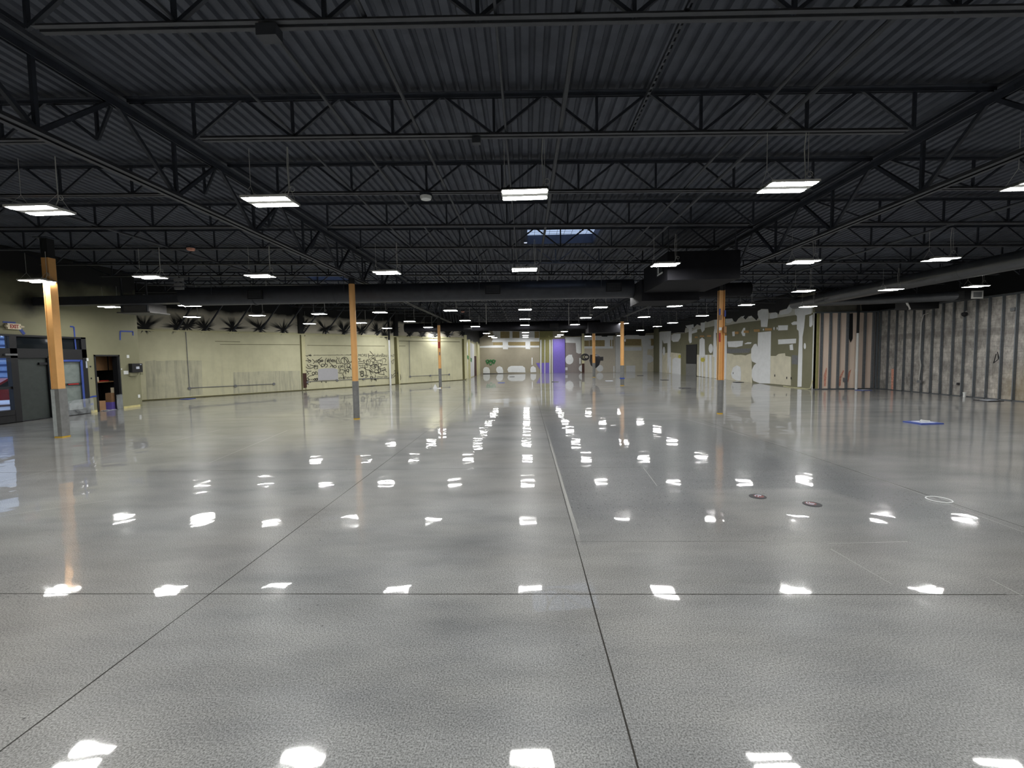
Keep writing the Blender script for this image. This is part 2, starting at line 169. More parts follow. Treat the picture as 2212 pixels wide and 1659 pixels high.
             [(11.81, 1.743), (12.205, 1.8), (12.255, 1.886)], [(12.255, 1.886), (12.245, 1.627)], [(11.828, 1.614), (12.199, 1.649)],
             [(12.368, 1.776), (12.49, 1.882), (12.682, 1.944), (12.772, 1.79), (12.668, 1.574), (12.456, 1.622), (12.438, 1.774), (12.559, 1.837), (12.651, 1.749), (12.576, 1.663)],
             [(12.293, 1.669), (12.5, 1.534), (12.712, 1.486), (13.046, 1.411)], [(12.823, 1.877), (12.924, 2.007), (13.119, 2.026), (13.136, 1.85), (12.961, 1.699), (12.82, 1.789)],
             [(12.924, 1.985), (13.256, 1.782), (13.555, 1.866), (13.859, 1.973), (14.007, 1.859), (13.899, 1.681)], [(12.911, 1.656), (13.058, 1.697), (13.052, 1.565), (12.908, 1.591)],
             [(13.155, 1.695), (13.351, 1.692), (13.296, 1.56), (13.151, 1.585), (13.291, 1.427)], [(13.502, 1.777), (13.727, 1.796), (13.694, 1.596), (13.52, 1.599)],
             [(13.543, 1.554), (13.64, 1.485), (13.893, 1.524), (14.069, 1.497)], [(11.846, 1.507), (12.006, 1.46), (12.171, 1.542), (12.141, 1.37)],
             [(12.288, 1.539), (12.475, 1.513), (12.517, 1.36), (12.305, 1.366), (12.263, 1.497)], [(11.859, 1.25), (11.978, 1.353), (12.256, 1.324), (12.345, 1.191)],
             [(12.257, 1.346), (12.415, 1.189), (12.651, 1.138), (12.982, 0.995), (13.345, 0.915)], [(12.628, 1.182), (12.78, 0.783)], [(12.696, 1.071), (12.93, 0.909)], [(12.736, 1.485), (12.703, 1.267), (12.89, 1.13)],
             [(13.101, 1.564), (13.114, 1.277), (12.989, 1.171)], [(13.288, 1.339), (13.411, 1.335)], [(13.34, 1.426), (13.33, 1.16), (13.626, 1.106), (13.98, 1.162)],
             [(13.834, 1.301), (13.98, 1.162), (13.623, 1.039), (13.345, 0.915)], [(13.335, 1.293), (13.63, 1.218), (13.884, 1.3)], [(11.851, 1.057), (12.174, 1.024)], [(12.343, 1.148), (12.407, 0.972), (12.349, 0.714)],
             [(11.939, 0.946), (11.977, 0.751), (12.164, 0.765), (12.194, 0.937)], [(12.212, 0.806), (12.518, 0.794), (12.49, 0.686)], [(13.072, 0.815), (13.114, 0.637), (12.966, 0.599)],
             [(13.348, 0.982), (13.367, 0.848), (13.839, 0.784)], [(13.772, 1.011), (13.787, 0.742)], [(13.876, 1.098), (14.024, 0.98)], [(12.3, 0.651), (12.49, 0.686)], [(13.157, 0.502), (13.15, 0.325)],
             [(13.269, 0.541), (13.278, 0.452)], [(11.831, 0.564), (12.675, 0.557)], [(12.68, 0.678), (12.825, 0.693), (12.844, 0.561), (12.701, 0.589), (12.763, 0.345), (12.913, 0.469), (12.72, 0.479)],
             [(14.411, 1.716), (14.651, 1.894), (14.559, 1.531), (14.435, 1.67)], [(14.191, 2.014), (14.37, 2.012), (14.34, 1.899), (14.213, 1.923)],
             [(14.643, 0.981), (14.699, 1.071), (14.771, 0.908), (14.528, 0.711), (14.737, 0.68), (14.495, 0.507)], [(14.901, 0.834), (15.014, 1.037), (15.163, 0.732), (15.206, 0.451), (15.115, 0.155), (14.988, 0.323)],
             [(14.955, 0.878), (14.971, 0.601)], [(14.232, 1.765), (14.359, 1.717), (14.226, 1.584), (14.352, 1.536)], [(13.108, 0.482), (12.961, 0.467), (13.056, 0.396), (13.157, 0.502)],
             [(11.084, 1.851), (11.061, 1.763), (11.0, 1.69), (10.913, 1.642), (10.812, 1.626), (10.713, 1.646), (10.63, 1.697), (10.577, 1.772), (10.561, 1.86), (10.585, 1.947), (10.644, 2.02), (10.73, 2.068), (10.831, 2.085),
              (10.93, 2.066), (11.014, 2.015), (11.068, 1.94), (11.084, 1.851)],
             [(9.188, 1.843), (9.178, 1.808), (9.155, 1.78), (9.122, 1.761), (9.084, 1.755), (9.046, 1.762), (9.014, 1.782), (8.994, 1.812), (8.988, 1.846), (8.997, 1.88), (9.02, 1.909), (9.053, 1.928), (9.091, 1.934),
              (9.129, 1.927), (9.161, 1.907), (9.181, 1.877), (9.188, 1.843)],
             [(8.775, 1.057), (8.767, 1.023), (8.747, 0.995), (8.717, 0.976), (8.683, 0.971), (8.65, 0.979), (8.622, 0.999), (8.604, 1.029), (8.599, 1.063), (8.607, 1.097), (8.627, 1.125), (8.657, 1.143), (8.691, 1.149),
              (8.724, 1.141), (8.752, 1.121), (8.77, 1.091), (8.775, 1.057)],
             [(9.418, 1.567), (9.409, 1.532), (9.386, 1.503), (9.352, 1.485), (9.313, 1.479), (9.275, 1.487), (9.243, 1.507), (9.222, 1.537), (9.216, 1.572), (9.225, 1.606), (9.248, 1.635), (9.282, 1.654), (9.321, 1.66),
              (9.359, 1.652), (9.391, 1.631), (9.412, 1.602), (9.418, 1.567)],
             [(10.235, 1.464), (10.227, 1.437), (10.205, 1.414), (10.173, 1.399), (10.137, 1.395), (10.101, 1.402), (10.071, 1.418), (10.051, 1.442), (10.045, 1.469), (10.053, 1.497), (10.075, 1.519), (10.106, 1.534),
              (10.143, 1.539), (10.179, 1.532), (10.209, 1.516), (10.229, 1.492), (10.235, 1.464)],
             [(11.215, 1.522), (11.204, 1.474), (11.176, 1.434), (11.135, 1.408), (11.088, 1.4), (11.042, 1.41), (11.004, 1.439), (10.979, 1.48), (10.972, 1.528), (10.983, 1.576), (11.011, 1.616), (11.052, 1.643), (11.098, 1.651),
              (11.145, 1.641), (11.183, 1.613), (11.208, 1.571), (11.215, 1.522)],
             [(9.35, 1.87), (9.345, 1.847), (9.331, 1.828), (9.31, 1.815), (9.287, 1.811), (9.264, 1.816), (9.245, 1.829), (9.233, 1.849), (9.229, 1.872), (9.235, 1.895), (9.249, 1.914), (9.269, 1.927), (9.292, 1.931),
              (9.315, 1.926), (9.334, 1.913), (9.347, 1.893), (9.35, 1.87)],
             [(8.388, 0.688), (8.38, 0.654), (8.36, 0.626), (8.331, 0.608), (8.297, 0.603), (8.264, 0.612), (8.237, 0.632), (8.22, 0.662), (8.215, 0.696), (8.223, 0.729), (8.243, 0.757), (8.272, 0.775), (8.305, 0.78),
              (8.338, 0.772), (8.365, 0.751), (8.383, 0.722), (8.388, 0.688)],
             [(8.828, 0.666), (8.821, 0.644), (8.805, 0.625), (8.783, 0.613), (8.756, 0.61), (8.73, 0.616), (8.708, 0.63), (8.694, 0.65), (8.69, 0.673), (8.696, 0.695), (8.712, 0.714), (8.735, 0.726), (8.761, 0.729),
              (8.787, 0.723), (8.809, 0.709), (8.823, 0.689), (8.828, 0.666)],
             [(8.947, 0.661), (8.941, 0.63), (8.927, 0.605), (8.907, 0.589), (8.884, 0.584), (8.861, 0.591), (8.843, 0.609), (8.831, 0.636), (8.828, 0.666), (8.833, 0.697), (8.847, 0.722), (8.867, 0.738), (8.89, 0.743),
              (8.913, 0.736), (8.932, 0.718), (8.943, 0.691), (8.947, 0.661)],
             [(11.102, 1.189), (11.094, 1.157), (11.073, 1.13), (11.044, 1.113), (11.01, 1.108), (10.976, 1.115), (10.949, 1.135), (10.931, 1.162), (10.925, 1.195), (10.933, 1.226), (10.954, 1.253), (10.983, 1.27),
              (11.017, 1.276), (11.05, 1.268), (11.078, 1.249), (11.096, 1.221), (11.102, 1.189)],
             [(13.325, 1.027), (13.312, 0.977), (13.278, 0.935), (13.229, 0.908), (13.173, 0.9), (13.117, 0.912), (13.071, 0.942), (13.041, 0.986), (13.032, 1.037), (13.045, 1.087), (13.078, 1.129), (13.127, 1.156),
              (13.183, 1.165), (13.239, 1.153), (13.285, 1.123), (13.316, 1.078), (13.325, 1.027)],
             [(12.186, 1.024), (12.176, 0.991), (12.149, 0.964), (12.111, 0.947), (12.066, 0.942), (12.022, 0.95), (11.985, 0.97), (11.961, 0.999), (11.954, 1.032), (11.964, 1.064), (11.99, 1.091), (12.028, 1.109),
              (12.073, 1.114), (12.117, 1.106), (12.154, 1.086), (12.178, 1.057), (12.186, 1.024)],
             [(13.119, 1.409), (13.104, 1.359), (13.066, 1.317), (13.01, 1.29), (12.944, 1.282), (12.88, 1.294), (12.827, 1.324), (12.792, 1.368), (12.781, 1.418), (12.796, 1.468), (12.834, 1.51), (12.89, 1.537), (12.955, 1.546),
              (13.019, 1.534), (13.073, 1.504), (13.108, 1.46), (13.119, 1.409)],
             [(13.59, 1.486), (13.579, 1.435), (13.55, 1.393), (13.509, 1.365), (13.461, 1.356), (13.414, 1.367), (13.375, 1.397), (13.35, 1.441), (13.343, 1.492), (13.354, 1.543), (13.383, 1.585), (13.424, 1.613),
              (13.471, 1.623), (13.518, 1.611), (13.558, 1.582), (13.583, 1.538), (13.59, 1.486)],
             [(12.189, 0.807), (12.178, 0.766), (12.152, 0.732), (12.113, 0.711), (12.068, 0.704), (12.024, 0.714), (11.988, 0.739), (11.964, 0.775), (11.957, 0.817), (11.967, 0.857), (11.994, 0.891), (12.032, 0.913),
              (12.077, 0.92), (12.121, 0.91), (12.158, 0.885), (12.182, 0.849), (12.189, 0.807)],
             [(13.526, 1.109), (13.517, 1.058), (13.493, 1.016), (13.46, 0.988), (13.422, 0.979), (13.384, 0.991), (13.354, 1.021), (13.334, 1.065), (13.328, 1.116), (13.338, 1.166), (13.361, 1.209), (13.394, 1.237),
              (13.432, 1.246), (13.47, 1.234), (13.501, 1.205), (13.52, 1.161), (13.526, 1.109)],
             [(13.242, 1.428), (13.233, 1.395), (13.211, 1.367), (13.179, 1.348), (13.141, 1.343), (13.104, 1.35), (13.073, 1.37), (13.053, 1.4), (13.047, 1.433), (13.056, 1.467), (13.078, 1.495), (13.11, 1.513), (13.148, 1.519),
              (13.185, 1.511), (13.216, 1.492), (13.236, 1.462), (13.242, 1.428)],
             [(13.156, 0.48), (13.15, 0.455), (13.133, 0.434), (13.109, 0.421), (13.081, 0.417), (13.053, 0.423), (13.03, 0.439), (13.015, 0.461), (13.01, 0.487), (13.017, 0.512), (13.034, 0.532), (13.058, 0.546), (13.086, 0.549),
              (13.114, 0.543), (13.137, 0.528), (13.152, 0.505), (13.156, 0.48)],
             [(14.462, 0.668), (14.454, 0.634), (14.433, 0.605), (14.403, 0.587), (14.368, 0.581), (14.334, 0.59), (14.305, 0.611), (14.287, 0.641), (14.281, 0.676), (14.289, 0.71), (14.31, 0.739), (14.34, 0.758), (14.375, 0.763),
              (14.409, 0.755), (14.438, 0.734), (14.456, 0.703), (14.462, 0.668)],
             [(12.894, 0.602), (12.885, 0.569), (12.863, 0.541), (12.831, 0.524), (12.794, 0.519), (12.757, 0.527), (12.727, 0.548), (12.708, 0.577), (12.702, 0.611), (12.71, 0.644), (12.732, 0.672), (12.764, 0.689),
              (12.801, 0.694), (12.837, 0.686), (12.868, 0.666), (12.888, 0.636), (12.894, 0.602)]],
 'stud': {'cable': [(20.05, 3.54), (20.3, 3.48), (20.4, 3.11), (20.4, 2.39), (20.43, 1.63), (20.34, 1.25), (20.41, 0.56)],
          'cam': [(18.43, 3.32)],
          'dev': [(16.84, 3.41), (16.69, 3.28)],
          'jbox': [(20.48, 0.56), (20.28, 0.44)],
          'pvc': [(18.24, 0.17), (18.23, -0.01)],
          'red': [(22.08, 1.03), (21.91, 1.03), (21.9, -0.0), (22.05, -0.02)],
          'script': [(17.3, 1.73), (17.38, 1.37), (17.22, 1.52), (17.26, 1.8), (17.16, 1.45)],
          'sw': [(18.75, 0.55), (18.64, 0.44)],
          'whites': [(17.62, 0.69), (17.63, 0.43)]},
 'texts': [('assumoneycalledlyalleB', [(8.726, 2.177), (11.346, 2.279)]), ('MORE', [(11.825, 2.106), (12.554, 2.293)]), ('lukeBau', [(13.048, 2.071), (14.1, 2.307)]), ('4m2', [(14.193, 2.081), (14.691, 2.259)]),
           ('oalien', [(10.359, 0.613), (11.309, 0.801)]), ('murda', [(13.233, 0.565), (14.053, 0.731)]), ('onto8', [(8.25, 0.616), (8.961, 0.76)]), ('Doge', [(8.905, 1.778), (9.353, 1.93)]),
           ('May', [(9.631, 1.764), (10.139, 1.959)])]}

SC = bpy.context.scene
COL = SC.collection
# ------------------------------------------------------------------ materials
def lin(c): return tuple(((v/255)/12.92 if v/255 <= .04045 else ((v/255+.055)/1.055)**2.4) for v in c)
class NT:
    def __init__(s, name):
        s.m = bpy.data.materials.new(name); s.m.use_nodes = True
        s.t = s.m.node_tree; s.t.nodes.clear()
        s.out = s.n('ShaderNodeOutputMaterial'); s.b = s.n('ShaderNodeBsdfPrincipled')
        s.t.links.new(s.b.outputs[0], s.out.inputs[0])
        s.tc = s.n('ShaderNodeTexCoord')
    def n(s, k): return s.t.nodes.new(k)
    def l(s, a, b): s.t.links.new(a, b)
    def setv(s, sock, v):
        if hasattr(v, 'is_output'): s.l(v, sock)
        else:
            if isinstance(v, tuple) and len(v) == 3 and sock.type == 'RGBA': v = (*v, 1)
            sock.default_value = v
    def math(s, op, a, b=0.0, c=None, clamp=False):
        k = s.n('ShaderNodeMath'); k.operation = op; k.use_clamp = clamp
        s.setv(k.inputs[0], a); s.setv(k.inputs[1], b)
        if c is not None: s.setv(k.inputs[2], c)
        return k.outputs[0]
    def mix(s, f, a, b, mode='MIX'):
        k = s.n('ShaderNodeMix'); k.data_type = 'RGBA'; k.blend_type = mode
        s.setv(k.inputs[0], f); s.setv(k.inputs[6], a); s.setv(k.inputs[7], b)
        return k.outputs[2]
    def noise(s, vec, scale, detail=2.0, rough=.5, dist=0.0):
        k = s.n('ShaderNodeTexNoise'); s.l(vec, k.inputs['Vector'])
        k.inputs['Scale'].default_value = scale; k.inputs['Detail'].default_value = detail
        k.inputs['Roughness'].default_value = rough; k.inputs['Distortion'].default_value = dist
        return k.outputs[0]
    def mapr(s, v, a, b, c=0.0, d=1.0, smooth=False):
        k = s.n('ShaderNodeMapRange'); s.setv(k.inputs[0], v); k.clamp = True
        if smooth: k.interpolation_type = 'SMOOTHSTEP'
        for i, q in enumerate((a, b, c, d)): s.setv(k.inputs[i+1], q)
        return k.outputs[0]
    def xyz(s, vec):
        k = s.n('ShaderNodeSeparateXYZ'); s.l(vec, k.inputs[0]); return k.outputs
    def scaled(s, vec, sc):
        k = s.n('ShaderNodeMapping'); s.l(vec, k.inputs[0]); k.inputs['Scale'].default_value = sc; return k.outputs[0]
    def bump(s, h, strength, dist):
        k = s.n('ShaderNodeBump'); s.l(h, k.inputs['Height']); k.inputs['Strength'].default_value = strength
        k.inputs['Distance'].default_value = dist; s.l(k.outputs[0], s.b.inputs['Normal'])
    def set(s, **kw):
        for k, v in kw.items(): s.setv(s.b.inputs[{'color': 'Base Color', 'rough': 'Roughness', 'metal': 'Metallic', 'spec': 'Specular IOR Level', 'alpha': 'Alpha', 'trans': 'Transmission Weight'}[k]], v)
        return s
def plain(name, rgb, rough=.6, metal=0.0, var=.12, scale=6.0, spec=.4):
    t = NT(name); c = lin(rgb)
    f = t.noise(t.tc.outputs['Object'], scale, 4.0, .6)
    f = t.mapr(f, .3, .7)
    t.set(color=t.mix(f, tuple(v*(1-var) for v in c), tuple(min(1, v*(1+var)) for v in c)), rough=rough, metal=metal, spec=spec)
    return t.m
def glow(name, rgb, strength):
    t = NT(name); e = t.n('ShaderNodeEmission'); e.inputs[0].default_value = (*rgb, 1); e.inputs[1].default_value = strength
    t.l(e.outputs[0], t.out.inputs[0]); return t.m
M = {}
M['deck'] = plain('black_painted_deck', (78, 82, 92), .65, 0, .25, 3)
M['steel'] = plain('black_painted_steel', (50, 54, 63), .5, 0, .25, 5)
M['chord'] = plain('underlit_steel_chord', (70, 72, 77), .5, 0, .2, 5)  # black steel made paler: light from below put into the bottom chord colour
M['duct'] = plain('black_painted_duct', (50, 52, 58), .38, 0, .2, 4)
M['ductgloss'] = plain('glossy_black_duct', (66, 68, 72), .28, 0, .2, 4, .7)
M['unitgrey'] = plain('grey_sheet_metal', (84, 83, 82), .5)
M['plenum'] = plain('black_painted_plenum', (27, 27, 31), .75, 0, .2, 4, .15)
M['ductdark'] = plain('black_painted_grille', (22, 23, 26), .6)
M['black'] = plain('black_overspray_paint', (32, 33, 35), .7, 0, .2, 3)
M['pipe'] = plain('dark_painted_conduit', (62, 65, 71), .5)
M['tray'] = plain('white_enamel', (225, 225, 220), .4, 0, .03)
M['wire'] = plain('grey_wire_cable', (190, 190, 186), .45)
M['orange'] = plain('orange_column_paper', (224, 170, 106), .5, 0, .1, 2)
M['wrap'] = plain('grey_plastic_wrap', (122, 123, 122), .3, 0, .15, 8, .5)
M['wrapclear'] = plain('pale_plastic_wrap', (172, 178, 178), .25, 0, .15, 8, .5)
M['yellowtape'] = plain('yellow_tape', (205, 165, 40), .5)
M['bluetape'] = plain('blue_painters_tape', (56, 78, 156), .6)
M['red'] = plain('red_paint', (160, 45, 40), .5)
M['darkred'] = plain('dull_dark_red', (112, 56, 56), .5)
M['white'] = plain('joint_compound_white', (236, 239, 241), .8, 0, .05, 3)
M['tan'] = plain('bare_board_tan', (190, 150, 98), .8)
M['beige'] = plain('worn_beige_drywall', (222, 217, 195), .8, 0, .1, 2)
M['band'] = plain('pale_primer_band', (212, 212, 203), .8, 0, .06, 2)
M['yellow'] = plain('yellow_adhesive_residue', (205, 196, 90), .8)
M['smudge'] = plain('grey_smudged_paint', (120, 122, 124), .8)
M['brown'] = plain('brown_bare_board', (160, 144, 104), .8)
M['taupe'] = plain('taupe_wall_paint', (150, 142, 140), .8, 0, .05)
M['farlight'] = plain('pale_taupe_wall', (205, 198, 184), .8, 0, .05)
M['farlit'] = plain('lit_beige_wall', (226, 221, 200), .8, 0, .06, 2)  # beige far wall with nearby lamp light painted into a paler colour
M['purple'] = plain('purple_paint', (122, 106, 196), .5, 0, .05)
M['olivestud'] = plain('olive_back_wall', (150, 146, 98), .8)
M['whitepaint'] = plain('white_paint', (214, 216, 216), .6, 0, .04)
M['cream'] = plain('cream_paint', (214, 210, 168), .6, 0, .04)
M['darkbrown'] = plain('dark_brown_paint', (70, 44, 36), .7)
M['jointdark'] = plain('dark_olive_joint', (96, 92, 58), .8)
M['greyblock'] = plain('grey_paint_block', (186, 186, 190), .7, 0, .03)
M['ink'] = plain('black_marker_ink', (38, 38, 42), .6)
M['greenink'] = plain('green_spray_paint', (60, 130, 76), .6)
M['galv'] = plain('galvanised_stud', (118, 124, 130), .45, .35, .12, 10)
M['galvdark'] = plain('weathered_stud', (96, 100, 104), .5, .3, .2, 10)
M['pink'] = plain('pink_sheathing', (246, 224, 206), .8, 0, .08, 2)
M['redspray'] = plain('red_marking_spray', (228, 164, 142), .8, 0, .35, 14)
M['pvc'] = plain('white_pvc', (228, 230, 228), .4, 0, .04)
M['concrete'] = plain('bare_concrete_band', (120, 118, 108), .8, 0, .25, 2)
M['joint'] = plain('dark_saw_cut', (46, 44, 40), .9)
M['filler'] = plain('pale_joint_filler', (150, 150, 146), .35)
M['blackmetal'] = plain('black_anodised_frame', (26, 27, 30), .4)
M['darkpanel'] = plain('dark_slate_panel', (58, 64, 62), .35)
M['plasticsheet'] = plain('hazy_plastic_sheet', (128, 138, 134), .3, 0, .15, 5)
M['signwhite'] = plain('sign_cream_plastic', (226, 214, 186), .5)
M['signred'] = plain('sign_red_letters', (170, 40, 40), .5)
M['cardboard'] = plain('cardboard', (152, 118, 86), .8)
M['woodcab'] = plain('brown_cabinet_wood', (178, 136, 96), .6)
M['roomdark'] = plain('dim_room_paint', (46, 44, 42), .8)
M['trimyellow'] = plain('pale_yellow_trim', (206, 196, 140), .7)
M['padblue'] = plain('blue_pad', (70, 88, 160), .6)
M['padgrey'] = plain('pale_grey_pad', (196, 202, 214), .5)
M['rubber'] = plain('dark_rubber', (48, 48, 52), .6)
M['snow'] = plain('snow', (236, 240, 246), .8, 0, .03)
M['carred'] = plain('red_car_paint', (170, 40, 48), .3)
M['carglass'] = plain('dark_car_glass', (24, 28, 34), .1)
M['siding'] = plain('pale_blue_siding', (150, 176, 214), .7)
M['sidingdark'] = plain('dark_blue_siding', (64, 86, 128), .7)
M['lens'] = glow('lit_led_lens', (1.0, .99, .965), 124.0)
M['lens'].cycles.emission_sampling = 'FRONT'
M['curb'] = plain('skylight_curb_paint', (62, 70, 88), .7)
def glass_mat():
    t = NT('dark_tinted_glass'); t.set(color=(.012, .016, .02), rough=.04, spec=.8)
    f = t.noise(t.tc.outputs['Object'], 2.0); t.bump(f, .02, .01); return t.m
M['glass'] = glass_mat()
def clear_mat():
    t = NT('clear_glass'); g = t.n('ShaderNodeBsdfTransparent'); g.inputs[0].default_value = (.86, .92, 1, 1)
    gl = t.n('ShaderNodeBsdfGlossy'); gl.inputs['Roughness'].default_value = .03
    mx = t.n('ShaderNodeMixShader'); mx.inputs[0].default_value = .06
    t.l(g.outputs[0], mx.inputs[1]); t.l(gl.outputs[0], mx.inputs[2]); t.l(mx.outputs[0], t.out.inputs[0]); return t.m
M['clear'] = clear_mat()
def floor_mat():
    t = NT('polished_concrete'); P = t.tc.outputs['Object']; x, y, z = t.xyz(P)
    big = t.mapr(t.noise(P, .35, 4, .6, 0), .33, .67)
    med = t.mapr(t.noise(t.scaled(P, (.5, 1.4, 1)), 1.1, 3, .62, 0), .3, .7)
    col = t.mix(big, lin((125, 127, 128)), lin((151, 153, 153)))
    col = t.mix(t.math('MULTIPLY', med, .7), col, lin((102, 104, 105)))
    med2 = t.mapr(t.noise(t.scaled(P, (.6, 1.5, 1)), 1.3, 3, .65, 0), .35, .7)
    col = t.mix(t.math('MULTIPLY', med2, .26), col, lin((176, 176, 170)))
    warm = t.mapr(t.noise(P, .22, 1, .5), .45, .7)
    col = t.mix(t.math('MULTIPLY', warm, .3), col, lin((150, 142, 130)))
    # exposed aggregate bay right of the long saw cut, and worn areas elsewhere
    wob = t.math('MULTIPLY', t.math('SUBTRACT', t.noise(P, .7, 3), .5), .9)
    xx = t.math('ADD', x, wob); yy = t.math('ADD', y, wob)
    bay = t.math('MULTIPLY', t.math('MULTIPLY', t.mapr(x, .47, .52), t.mapr(xx, 5.5, 4.9)), t.math('MULTIPLY', t.mapr(yy, 4.3, 5.4), t.mapr(yy, 13.5, 11.5)))
    patch = t.math('MULTIPLY', t.math('MULTIPLY', t.mapr(xx, 2.2, 2.5), t.mapr(xx, 4.3, 4.1)), t.math('MULTIPLY', t.mapr(yy, 4.7, 4.85), t.mapr(yy, 6.3, 6.1)))
    bay = t.math('MULTIPLY', bay, t.math('SUBTRACT', 1.0, t.math('MULTIPLY', patch, .85)))
    col = t.mix(t.math('MULTIPLY', bay, .62), col, lin((98, 102, 106)))
    worn = t.mapr(t.noise(P, .5, 2, .6), .48, .78, smooth=True)
    agg = t.math('MAXIMUM', bay, t.math('MULTIPLY', worn, .8))
    v = t.n('ShaderNodeTexVoronoi'); t.l(P, v.inputs['Vector']); v.inputs['Scale'].default_value = 28; v.inputs['Randomness'].default_value = 1
    stone = t.mapr(v.outputs['Distance'],   .2, .36, 1, 0)
    pick = t.mapr(t.xyz(v.outputs['Color'])[0], .38, .45)
    stone = t.math('MULTIPLY', t.math('MULTIPLY', stone, pick), agg)
    col = t.mix(t.math('MULTIPLY', stone, .75), col, lin((52, 53, 54)))
    pick2 = t.mapr(t.xyz(v.outputs['Color'])[1], .62, .68)
    col = t.mix(t.math('MULTIPLY', t.math('MULTIPLY', t.mapr(v.outputs['Distance'], .1, .25, 1, 0), pick2), t.math('MULTIPLY', agg, .6)), col, lin((190, 190, 184)))
    fine = t.mapr(t.noise(P, 105, 1, .75), .3, .7, .5, 1.5)
    col = t.mix(1.0, col, fine, 'MULTIPLY')
    v2 = t.n('ShaderNodeTexVoronoi'); t.l(P, v2.inputs['Vector']); v2.inputs['Scale'].default_value = 9
    pit = t.math('MULTIPLY', t.mapr(v2.outputs['Distance'], .045, .09, 1, 0), t.mapr(t.noise(P, .8, 2), .55, .65))
    col = t.mix(t.math('MULTIPLY', pit, .8), col, lin((40, 40, 40)))
    # pale laitance along the long cut
    near = t.math('MULTIPLY', t.mapr(t.math('ABSOLUTE', t.math('SUBTRACT', x, t.math('ADD', .52, t.math('MULTIPLY', wob, .05)))), .008, .026, 1, 0), t.math('MULTIPLY', t.mapr(y, 4.2, 5.2), t.mapr(y, 13, 9)))
    col = t.mix(t.math('MULTIPLY', near, .6), col, lin((196, 196, 190)))
    rough = .33
    t.set(color=col, rough=rough, spec=.14)
    t.b.inputs['Coat Weight'].default_value = .85
    cr = t.mapr(t.noise(P, 1.3, 1, .65), .35, .75, .022, .05)
    t.setv(t.b.inputs['Coat Roughness'], t.math('ADD', cr, t.math('MULTIPLY', bay, .012)))
    h = t.math('ADD', t.math('MULTIPLY', t.noise(P, 2.2, 1, .5), 1.0), t.math('MULTIPLY', t.noise(t.scaled(P, (.6, 1.3, 1)), .8, 1, .4), .9))
    h = t.math('MULTIPLY', h, t.mapr(y, 11, 30, 1.0, .12))
    k = t.n('ShaderNodeBump'); t.l(h, k.inputs['Height']); k.inputs['Strength'].default_value = 1.0; k.inputs['Distance'].default_value = FLOOR_BUMP
    t.l(k.outputs[0], t.b.inputs['Normal']); t.l(k.outputs[0], t.b.inputs['Coat Normal'])
    return t.m
FLOOR_BUMP = .0042
M['floor'] = floor_mat()
def cream_wall_mat(sprays):
    t = NT('cream_panel_wall'); P = t.tc.outputs['Object']; x, y, z = t.xyz(P)
    f = t.mapr(t.noise(P, 1.2, 5, .6), .3, .7)
    col = t.mix(f, lin((202, 199, 167)), lin((217, 214, 181)))
    drip = t.mapr(t.noise(t.scaled(P, (3.2, 1, .35)), 1.6, 4, .6), .5, .75)
    low = t.mapr(z, 3.2, .4)
    col = t.mix(t.math('MULTIPLY', t.math('MULTIPLY', drip, low), .35), col, lin((150, 150, 134)))
    upper = t.mapr(z, 3.66, 3.68)
    col = t.mix(upper, col, t.mix(f, lin((206, 200, 182)), lin((222, 215, 198))))
    m = None
    for i, (u0, z0) in enumerate(sprays):
        du = t.math('SUBTRACT', x, u0); dz = t.math('SUBTRACT', z, z0 + .1)
        d = t.math('SQRT', t.math('ADD', t.math('MULTIPLY', du, du), t.math('MULTIPLY', dz, dz)))
        cb = t.n('ShaderNodeCombineXYZ'); t.l(t.math('DIVIDE', du, d), cb.inputs[0]); t.l(t.math('DIVIDE', dz, d), cb.inputs[1]); cb.inputs[2].default_value = i*7.3
        sp = t.mapr(t.noise(cb.outputs[0], 2.6, 1, .7),   .35, .7, .2, .95)
        up = t.mapr(dz, -.3, .2, .45, 1.0)
        q = t.mapr(t.math('DIVIDE', d, t.math('MULTIPLY', sp, up)), .55, 1.15, 1, 0)
        m = q if m is None else t.math('MAXIMUM', m, q)
    edge = t.math('ADD', z, t.math('MULTIPLY', t.math('SUBTRACT', t.noise(P, 1.3, 4), .5), .5))
    m = t.math('MAXIMUM', m, t.mapr(edge, 4.45, 4.75))
    col = t.mix(m, col, lin((30, 31, 32)))
    t.set(color=col, rough=.65, spec=.3); return t.m
def green_wall_mat():
    t = NT('sage_green_wall'); P = t.tc.outputs['Object']; x, y, z = t.xyz(P)
    f = t.mapr(t.noise(P, 1.0, 4, .6), .3, .7)
    col = t.mix(f, lin((132, 131, 104)), lin((143, 141, 114)))
    e = t.math('ADD', z, t.math('MULTIPLY', t.math('SUBTRACT', t.noise(P, .9, 4), .5), 1.0))
    m = t.mapr(e, 4.2, 5.0)
    du = t.math('SUBTRACT', x, 14.65); dz = t.math('SUBTRACT', z, 4.05)
    d = t.math('SQRT', t.math('ADD', t.math('MULTIPLY', du, du), t.math('MULTIPLY', dz, dz)))
    d = t.math('ADD', d, t.math('MULTIPLY', t.math('SUBTRACT', t.noise(P, 2.5, 3), .5), .3))
    m = t.math('MAXIMUM', m, t.mapr(d, .15, .6, .95, 0))
    col = t.mix(m, col, lin((30, 31, 32))); t.set(color=col, rough=.6, spec=.3); return t.m
